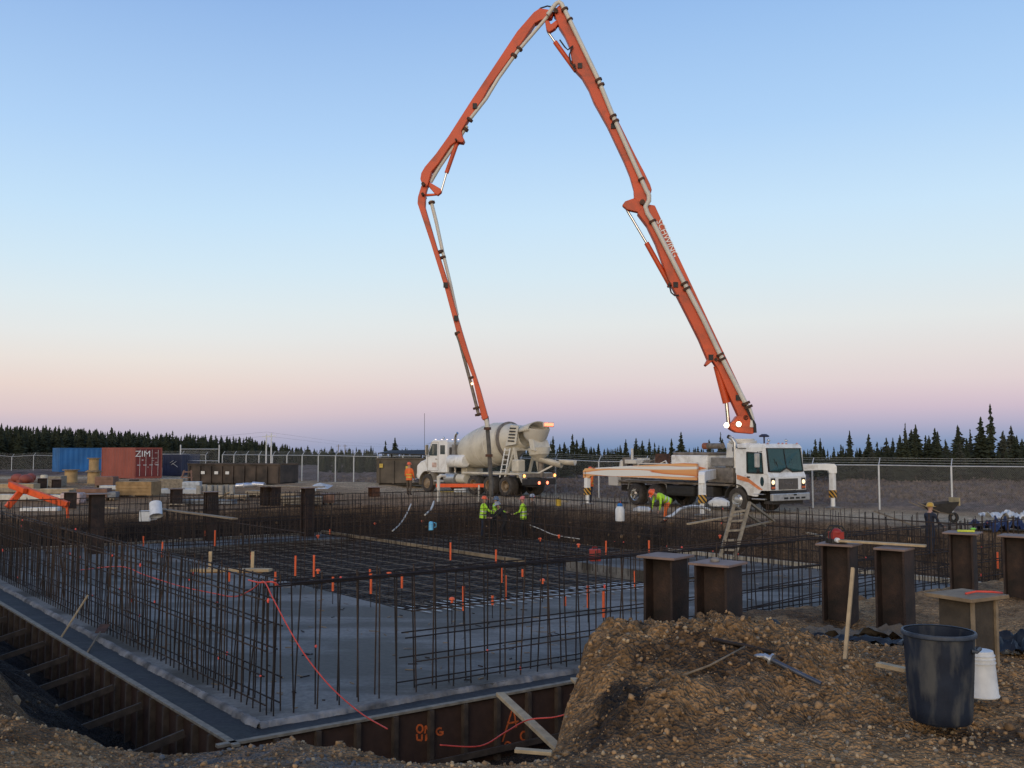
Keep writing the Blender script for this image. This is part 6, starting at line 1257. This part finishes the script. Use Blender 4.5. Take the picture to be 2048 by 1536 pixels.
# soil heap right of the ladder with debris is part of the ground
# ------------------------------------------------------------ trees
M_crown = mat('spruce_needles', (.030,.038,.023), .9, 0, .45, 1.4, col2=(.058,.066,.038), spec=.15)
M_crown2 = mat('grey_spruce_needles', (.045,.050,.038), .9, 0, .4, 1.4, col2=(.075,.078,.055), spec=.15)
M_trunk = mat('spruce_bark', (.085,.068,.055), .95, 0, .35, 5, spec=.15)
def spruce(seed, h, rad, low, dens=1.0, sparse=0):
    rg = random.Random(seed); c = MB(); lv = int(h*6.5*dens)+8
    for i in range(lv):
        f = i/(lv-1); z = low*h+(h*.99-low*h)*f
        r = rad*(1-f)**.85*(.6+.65*rg.random())+.05
        if rg.random() < sparse: r *= .45
        nb = 8 if f < .7 else 5; a0 = rg.uniform(0, 6.28)
        for k in range(nb):
            if rg.random() < .16+sparse*.5: continue
            a = a0+6.283*k/nb+rg.uniform(-.35, .35); L_ = r*rg.uniform(.55, 1.3); dr = L_*rg.uniform(.15, .55)
            d = Vector((math.cos(a), math.sin(a), 0)); s = Vector((-d.y, d.x, 0)); w = L_*.17+.03
            p0 = Vector((0,0,z)); p1 = d*L_*.55+Vector((0,0,z-dr*.35)); p2 = d*L_+Vector((0,0,z-dr+.10*L_))
            up = Vector((0,0,.07+.05*rg.random()))
            c.add([p0+up, p1-s*w-up*.9, p1+s*w-up*.9, p2, p1+up*.8, p1-up*1.6], [(0,1,4), (0,4,2), (4,1,3), (4,3,2), (1,5,3), (5,2,3)])
    c.add([(0,0,h), (.06,0,h*.965), (-.03,.05,h*.965), (-.03,-.05,h*.965)], [(0,1,2), (0,2,3), (0,3,1)])
    tk = MB(); tk.tube([(0,0,-.3), (0,0,h*.5), (0,0,h*.97)], [.016*h+.03, .010*h+.015, .008], 6)
    for i in range(10):
        a = rg.uniform(0, 6.28); z = rg.uniform(.04, max(low, .12))*h; tk.tube([(0,0,z), (math.cos(a)*.25*rad*2, math.sin(a)*.25*rad*2, z-.06)], [.012,.004], 3, cap=False)
    return c, tk
PROT = []
for i, (h, rad, low, sp, m) in enumerate(((6, .95, .12, .05, M_crown), (6, .72, .16, .12, M_crown), (6, 1.05, .10, 0, M_crown), (6, .55, .22, .3, M_crown2), (6, .65, .18, .2, M_crown), (6, .85, .3, .1, M_crown2))):
    c, tk = spruce(20+i, h, rad, low, 1.15, sp); PROT.append((c.mesh('crown', m), tk.mesh('trunk', M_trunk), c, tk))
def tree(px, top, Yd, k, label, group, rz=0, wide=1.0):
    p = at(px, top, Yd); zg = hz(p.x, p.y)-.1; H = p.z-zg; s = H/6
    t = thing('spruce_tree', label, 'tree', (p.x, p.y, zg), rz, group)
    o = link('crown', PROT[k][0], t); o.scale = (s*wide, s*wide, s); o = link('trunk', PROT[k][1], t); o.scale = (s, s, s)
    return t
BIG = [(1980,808,79,1,'tallest grey green spruce near the right edge, above the fence',.62), (1961,834,80,0,'tall dense spruce just left of the tallest one',.85), (1915,850,81,4,'pointed spruce standing third from the tallest one',.8), (1875,863,80,0,'spruce in the middle of the right tree line with a rounded crown',.8), (1831,849,79,2,'broad dark spruce left of the middle of the right tree line',.85), (1810,846,82,3,'thin bare topped spruce beside the broad dark one',.7), (1737,868,80,0,'spruce second right of the pump truck cab',.8), (1699,861,80,4,'slim spruce first right of the pump truck cab',.8), (2006,861,80,3,'grey spruce just right of the tallest one',.9), (1940,858,84,3,'thin grey spruce between the two tall groups',.8), (2030,893,78,2,'short round spruce at the right edge of the tree line',.9),
       (1362,864,88,0,'tallest spruce behind the pump truck deck',.8), (1343,877,90,4,'spruce just left of the tallest behind the pump truck deck',.9), (1441,864,92,3,'thin spruce rising beside the boom pedestal',.7), (1418,879,90,1,'dark spruce left of the boom pedestal',.9), (1145,868,92,1,'slender spruce right of the mixer chute',.85), (1106,872,92,4,'spruce directly behind the mixer chute',.8), (1088,880,94,1,'small spruce left of the one behind the mixer chute',.9),
       (790,875,105,0,'taller spruce of the pair left of the mixer cab',.9), (771,881,105,1,'shorter spruce of the pair left of the mixer cab',.8), (946,868,95,3,'thin spruce top rising over the front of the mixer drum',.9), (742,891,110,4,'lone small spruce above the brown dumpster',.9)]
rg = random.Random(31)
for px, top, Yd, k, lab, w in BIG: tree(px, top, Yd, k, lab, 'landmark spruces beyond the fence', rg.uniform(0, 6), w*1.6)
zones = [(1625, 1770, 28, 76, 90, 868, 914), (1770, 2075, 96, 76, 92, 840, 912), (1050, 1460, 74, 86, 108, 872, 910), (690, 830, 18, 108, 140, 890, 908), (1490, 1640, 10, 84, 100, 896, 912)]
SHORT = {1980: 'tallest spruce', 1961: 'tall dense spruce', 1915: 'pointed spruce', 1875: 'rounded spruce', 1831: 'broad dark spruce', 1810: 'bare topped spruce', 1737: 'second spruce past the pump cab', 1699: 'slim spruce past the pump cab', 2006: 'grey spruce past the tallest', 1940: 'thin grey spruce', 2030: 'round spruce at the right edge', 1362: 'tallest spruce over the pump deck', 1343: 'spruce left of the tallest over the deck', 1441: 'thin spruce by the pedestal', 1418: 'dark spruce by the pedestal', 1145: 'slender spruce past the chute', 1106: 'spruce behind the chute', 1088: 'small spruce by the chute', 790: 'taller spruce left of the mixer cab', 771: 'shorter spruce left of the mixer cab', 946: 'thin spruce over the drum', 742: 'lone spruce above the dumpster'}
lm = sorted(SHORT); seen = {}
for x0, x1, n, d0_, d1_, t0_, t1_ in zones:
    for i in range(n):
        px = x0+(x1-x0)*(i+rg.random()*.98)/n
        left = [q for q in lm if q <= px]; q = left[-1] if left else None; seen[q] = seen.get(q, 0)+1
        lab = 'small dark spruce, '+ORD[seen[q]-1]+(' right of the '+SHORT[q] if q else ' one left of the lone spruce above the dumpster')
        tree(px, t0_+(t1_-t0_)*rg.random()**.5, rg.uniform(d0_, d1_), rg.choice([0,1,2,4,4,5]), lab, 'small spruces beyond the fence', rg.uniform(0, 6), rg.uniform(1.1, 1.7))
# masses of far woods: nobody could count them
def woods(name, label, spots, seed):
    g = np.random.default_rng(seed); base = []
    for c, tk in [(p[2], p[3]) for p in PROT]:
        v = np.array([q[:] for q in c.v]); f = [tuple(x) for x in c.f]; base.append((v, np.array(f)))
    V = []; T = []; off = 0
    for x, y, z, H, w, k in spots:
        v, f = base[k]; s = H/6; a = g.uniform(0, 6.28); ca, sa = math.cos(a), math.sin(a)
        q = v*np.array([s*w, s*w, s]); q = np.stack([q[:,0]*ca-q[:,1]*sa+x, q[:,0]*sa+q[:,1]*ca+y, q[:,2]+z], -1); V.append(q); T.append(f+off); off += len(v)
    V = np.concatenate(V); T = np.concatenate(T)
    me = bpy.data.meshes.new(name); me.vertices.add(len(V)); me.vertices.foreach_set('co', V.astype(np.float32).ravel())
    me.loops.add(T.size); me.loops.foreach_set('vertex_index', T.astype(np.int32).ravel()); me.polygons.add(len(T))
    me.polygons.foreach_set('loop_start', np.arange(0, T.size, 3, dtype=np.int32)); me.polygons.foreach_set('loop_total', np.full(len(T), 3, np.int32)); me.materials.append(M_crown); me.update(calc_edges=True)
    o = link(name, me); kind(o, 'stuff', label); o['category'] = 'woods'; return o
EDGE = [(-140,852), (0,856), (60,858), (110,862), (160,862), (200,868), (250,868), (300,872), (360,876), (420,880), (470,880), (520,884), (560,892), (590,900), (620,904), (660,906), (720,908), (830,908)]
spots = []
for i in range(640):
    px = rg.uniform(-150, 700)*1.0 if i < 560 else rg.uniform(560, 840); f = (px+150)/850
    row = rg.random(); Yd = (125+120*max(0, f)**1.3)+row*45
    top = np.interp(px, [e[0] for e in EDGE], [e[1] for e in EDGE])+rg.gauss(-4, 3.4)+row*2
    p = at(px, top, Yd); zg = -.1-.0095*max(0, Yd-92); spots.append((p.x, p.y, zg, p.z-zg, rg.uniform(1.0, 1.7), rg.choice([0,0,2,2,1,5])))
woods('left_woods', 'dark mass of far spruce woods along the left horizon', spots, 3)
spots = []
for i in range(680):
    px = rg.uniform(640, 2130); Yd = rg.uniform(94, 135); top = rg.uniform(894, 914) if px < 1640 else rg.uniform(893, 916); p = at(px, top, Yd); zg = -.1-.0095*max(0, Yd-92); spots.append((p.x, p.y, zg, p.z-zg, rg.uniform(.8, 1.2), rg.choice([0,2,1,4])))
woods('far_woods', 'low dark mass of far spruce woods behind the right tree line', spots, 4)
# dry scrub beyond the fence
mb = MB()
for i in range(15000):
    px = rg.uniform(640, 2090); Yd = rg.uniform(47, 82)
    q = at(px, 900, Yd); x, y = q.x, q.y
    if float(fence_side(np.array([x]), np.array([y]))[0]) < 1.0: continue
    z = 0; s = rg.uniform(.03, .12); a = rg.uniform(0, 3.14)
    mb.add([(x-s*math.cos(a), y-s*math.sin(a), -.02), (x+s*math.cos(a), y+s*math.sin(a), -.02), (x+s*.4*math.cos(a), y, s*1.6), (x-s*.6*math.cos(a), y+.05, s)], [(0,1,2,3)])
xy = np.array([[v.x, v.y] for v in mb.v]); hh = height(xy[None, :, 0], xy[None, :, 1])[0]
for v, h in zip(mb.v, hh): v.z += float(h)
o = part('dry_scrub', mb, mat('dry_brush', (.12,.088,.074), .95, 0, .5, .9, col2=(.23,.175,.145)), None); kind(o, 'stuff', 'dry grey brown brush on the cleared ground beyond the fence'); o['category'] = 'scrub'
# ------------------------------------------------------------ people (local: facing +x, left is +y)
M_pants = mat('brown_work_trousers', (.10,.075,.055), .9, 0, .25, 8); M_navyc = mat('navy_workwear', (.018,.024,.042), .9, 0, .3, 8); M_blackc = mat('black_workwear', (.018,.017,.018), .9, 0, .3, 8)
M_limec = mat('lime_hi_vis', (.42,.72,.03), .7, 0, .12, 6, emit=None); M_orangec = mat('orange_hi_vis', (.80,.16,.03), .75, 0, .12, 6); M_boot = mat('boot_leather', (.03,.022,.018), .8); M_silver = mat('reflective_tape', (.55,.56,.52), .4, .2)
def person(label, loc, rz, lean=0, shirt=M_navyc, pants=M_navyc, vest=None, hat=None, arms=((.25,.10), (.25,.10)), step=.12, crouch=0, head=0, scale=1.0, group=None):
    t = thing('person', label, 'person', loc, rz, group); t.scale = (scale,)*3
    V = []; E = []; Rd = []; tagv = []
    def v(p, r, tg, par=None):
        V.append(Vector(p)); Rd.append(r); tagv.append(tg)
        if par is not None: E.append((par, len(V)-1))
        return len(V)-1
    pz = .94-crouch; cl, sl = math.cos(lean), math.sin(lean); px_ = -.10*sl
    sp = lambda h, f=0: Vector((px_+h*sl+f*cl, 0, pz+h*cl-f*sl))
    pel = v(sp(0), (.125,.155), 'p'); ab = v(sp(.18), (.112,.145), 's', pel); ch = v(sp(.36, .01), (.125,.165), 's', ab); up = v(sp(.47), (.10,.13), 's', ch)
    nk = v(sp(.56), (.058,.058), 'k', up); hd = Vector(sp(.56)); ha = lean*.6+head; hv = lambda h, f: hd+Vector((h*math.sin(ha)+f*math.cos(ha), 0, h*math.cos(ha)-f*math.sin(ha)))
    jw = v(hv(.075, .015), (.070,.066), 'k', nk); md = v(hv(.15, .012), (.092,.078), 'k', jw); tp = v(hv(.215, .0), (.078,.070), 'k', md); v(hv(.135, .105), (.014,.014), 'k', md)
    for e in (-1, 1): v(hv(.13, 0)+Vector((0, e*.085, 0)), (.014,.016), 'k', md)
    for s, st in ((1, step), (-1, -step)):
        hp = v(sp(-.04)+Vector((0, s*.095, 0)), (.098,.098), 'p', pel); kx = st*.55+crouch*.55+.02
        kn = v((px_+kx, s*.11, .50-crouch*.35), (.066,.066), 'p', hp); an = v((st*.9-.02, s*.115, .10), (.046,.046), 'p', kn); v((st*.9+.02, s*.115, .055), (.055,.052), 'b', an); v((st*.9+.17, s*.125, .04), (.040,.034), 'b', len(V)-1)
    for s, (fwd, bend) in ((1, arms[0]), (-1, arms[1])):
        sh = v(sp(.45)+Vector((0, s*.195, 0)), (.064,.064), 's', up); a = fwd-lean*.0
        el = V[sh]+Vector((math.sin(a)*.29, s*.05, -math.cos(a)*.29)); e_ = v(el, (.046,.046), 's', sh); b = a+bend
        wr = el+Vector((math.sin(b)*.25, -s*.02, -math.cos(b)*.25)); w_ = v(wr, (.032,.030), 's', e_)
        fd = Vector((math.sin(b+.25), 0, -math.cos(b+.25))); pm = v(wr+fd*.065, (.020,.036), 'k', w_); kn_ = v(wr+fd*.09, (.015,.038), 'k', pm)
        tdir = Vector((fd.z, 0, -fd.x))*-1
        for q in range(4):
            y0 = (q-1.5)*.021; L_ = (.060,.075,.070,.052)[q]; b0 = V[kn_]+Vector((0, y0, 0)); f1 = v(b0+fd*L_*.5, (.0085,.0085), 'k', kn_); v(b0+fd*L_*.9+tdir*L_*.4, (.0075,.0075), 'k', f1)
        th = v(V[pm]+tdir*.03+Vector((0, -s*.03, 0)), (.011,.011), 'k', pm); v(V[th]+fd*.04+tdir*.02, (.009,.009), 'k', th)
    me = bpy.data.meshes.new('body'); me.from_pydata([tuple(p) for p in V], E, [])
    bm = bmesh.new(); bm.from_mesh(me); ly = bm.verts.layers.skin.verify(); bm.verts.ensure_lookup_table()
    for i, vv in enumerate(bm.verts): vv[ly].radius = Rd[i]; vv[ly].use_root = (i == 0)
    bm.to_mesh(me); bm.free()
    tmp = bpy.data.objects.new('tmp', me); COL.objects.link(tmp); tmp.modifiers.new('skin', 'SKIN'); sb = tmp.modifiers.new('sub', 'SUBSURF'); sb.levels = 1; sb.render_levels = 1
    res = bpy.data.meshes.new_from_object(tmp.evaluated_get(bpy.context.evaluated_depsgraph_get())); bpy.data.objects.remove(tmp)
    for m in (shirt, pants, M_skin, M_boot): res.materials.append(m)
    key = {'s': 0, 'p': 1, 'k': 2, 'b': 3}; seg = [(V[a], V[b], tagv[b]) for a, b in E]
    for f in res.polygons:
        c = f.center; best = None; bd_ = 9
        for a, b, g in seg:
            ab_ = b-a; u = max(0, min(1, (c-a).dot(ab_)/max(ab_.length_squared, 1e-9))); d = (c-a-ab_*u).length
            if d < bd_: bd_ = d; best = g
        f.material_index = key[best]; f.use_smooth = True
    body = link('body', res, t)
    for e in (-1, 1):
        pass
    if vest:
        mb = MB(); n = 18; vs = []; rings = [(-.12,.150,.185), (0,.148,.182), (.12,.140,.172), (.24,.142,.180), (.36,.150,.195), (.45,.128,.175), (.50,.085,.11)]
        for h, rx, ry in rings:
            c = sp(h, .005)
            for j in range(n):
                a = 2*math.pi*j/n; vs.append(c+Vector((rx*math.cos(a)*cl, ry*math.sin(a), -rx*math.cos(a)*sl)))
        mb.add(vs, [(i*n+j, i*n+(j+1) % n, (i+1)*n+(j+1) % n, (i+1)*n+j) for i in range(len(rings)-1) for j in range(n)])
        vo = part('vest', mb, vest, t, smooth=True)
        for h, rx, ry in ((.02,.150,.185), (.17,.144,.178)):
            mb = MB(); vs = []
            for hh in (h, h+.05):
                c = sp(hh, .005)
                for j in range(n): a = 2*math.pi*j/n; vs.append(c+Vector(((rx+.004)*math.cos(a)*cl, (ry+.004)*math.sin(a), -(rx+.004)*math.cos(a)*sl)))
            mb.add(vs, [(j, (j+1) % n, n+(j+1) % n, n+j) for j in range(n)]); part('reflective_band', mb, M_silver if vest is M_limec else mat('yellow_tape', (.60,.50,.06), .5), vo, smooth=True)
    if hat:
        c = hv(.185, 0); axh = (hv(.3, 0)-hv(.1, 0)).normalized(); mb = MB(); mb.lathe([(.155,-.012), (.118,.0), (.115,.05), (.095,.10), (.05,.125), (0,.13)], c, axh, 18); ho = part('hard_hat', mb, hat, t, smooth=True)
        mb = MB(); f = (hv(.2, .1)-hv(.2, 0)).normalized(); mb.beam(c+f*.08, c+f*.20-axh*.012, .17, .012); part('hat_peak', mb, hat, ho)
        mb = MB(); mb.lathe([(.020,0), (.02,.02), (.0,.02)], c-axh*.05+f*.082+Vector((0,.035,0)), f, 8); mb.lathe([(.020,0), (.02,.02), (.0,.02)], c-axh*.05+f*.082+Vector((0,-.035,0)), f, 8); part('safety_glasses', mb, M_black, t)
    return t
H_or = mat('orange_hat', (.80,.12,.03), .35); H_wh = mat('white_hat', (.62,.60,.58), .35); H_rd = mat('red_hat', (.60,.16,.13), .35); H_gr = mat('grey_hat', (.30,.32,.36), .35); H_yl = mat('yellow_hat', (.55,.33,.04), .35)
def stand(px, feet, Yd, z=None):
    p = at(px, feet, Yd); return (p.x, p.y, hz(p.x, p.y) if z is None else z)
ZP = ZS-.02
def hit(px, py, Y0, Y1):                               # first ground met along the line of sight
    Yd = Y0
    while Yd < Y1:
        q = at(px, py, Yd)
        if hz(q.x, q.y) >= q.z: break
        Yd += .1
    return (q.x, q.y, q.z)
person('worker in orange vest and orange hard hat standing by the mixer cab, back turned', stand(818, 985, 53.5), R(70), 0, M_orangec, M_pants, M_orangec, H_or, ((.15,.5), (.1,.6)), .07)
person('worker in lime vest holding the hanging pump hose at the left of the group', stand(966, 1060, 42.6, ZP), R(20), .1, M_limec, M_navyc, M_limec, H_or, ((.7,.7), (.6,.8)), .10)
person('worker in black, stooping right of the hose between the two lime vests', stand(1008, 1062, 42.2, ZP), R(200), .55, M_blackc, M_blackc, None, H_gr, ((.8,.4), (.7,.5)), .16, .12)
person('worker half hidden behind the hose in dark clothes and lime shirt', stand(988, 1062, 43.4, ZP), R(-30), .2, M_limec, M_blackc, None, mat('blue_hat', (.10,.14,.20), .4), ((.7,.6), (.6,.6)), .12, .05)
person('worker in lime vest with red and white hard hat right of the hose', stand(1047, 1060, 42.4, ZP), R(175), .05, M_limec, M_blackc, M_limec, H_rd, ((.5,.7), (.4,.8)), .08)
person('worker in brown jacket and grey hard hat farthest right of the group by the hose', stand(1067, 1052, 44.5, ZP), R(190), .1, M_pants, M_blackc, None, H_gr, ((.3,.4), (.3,.4)), .08)
person('worker in orange vest behind the rear outrigger leg of the pump truck', stand(1181, 1000, 49.5), R(-150), .0, M_orangec, M_navyc, M_orangec, H_or, ((.2,.3), (.2,.3)), .08)
person('worker in lime jacket bending down in front of the pump wheels', stand(1330, 1040, 37.2, at(1330, 1046, 37.2).z), R(205), 1.15, M_limec, M_orangec, M_limec, H_or, ((.1,.1), (.2,.1)), .14, .08, head=.4)
person('worker in navy clothes and yellow cap standing beside the wheelbarrow', hit(1862, 1113, 26, 37), R(30), .05, M_navyc, M_navyc, None, H_yl, ((.5,.6), (.4,.7)), .08)
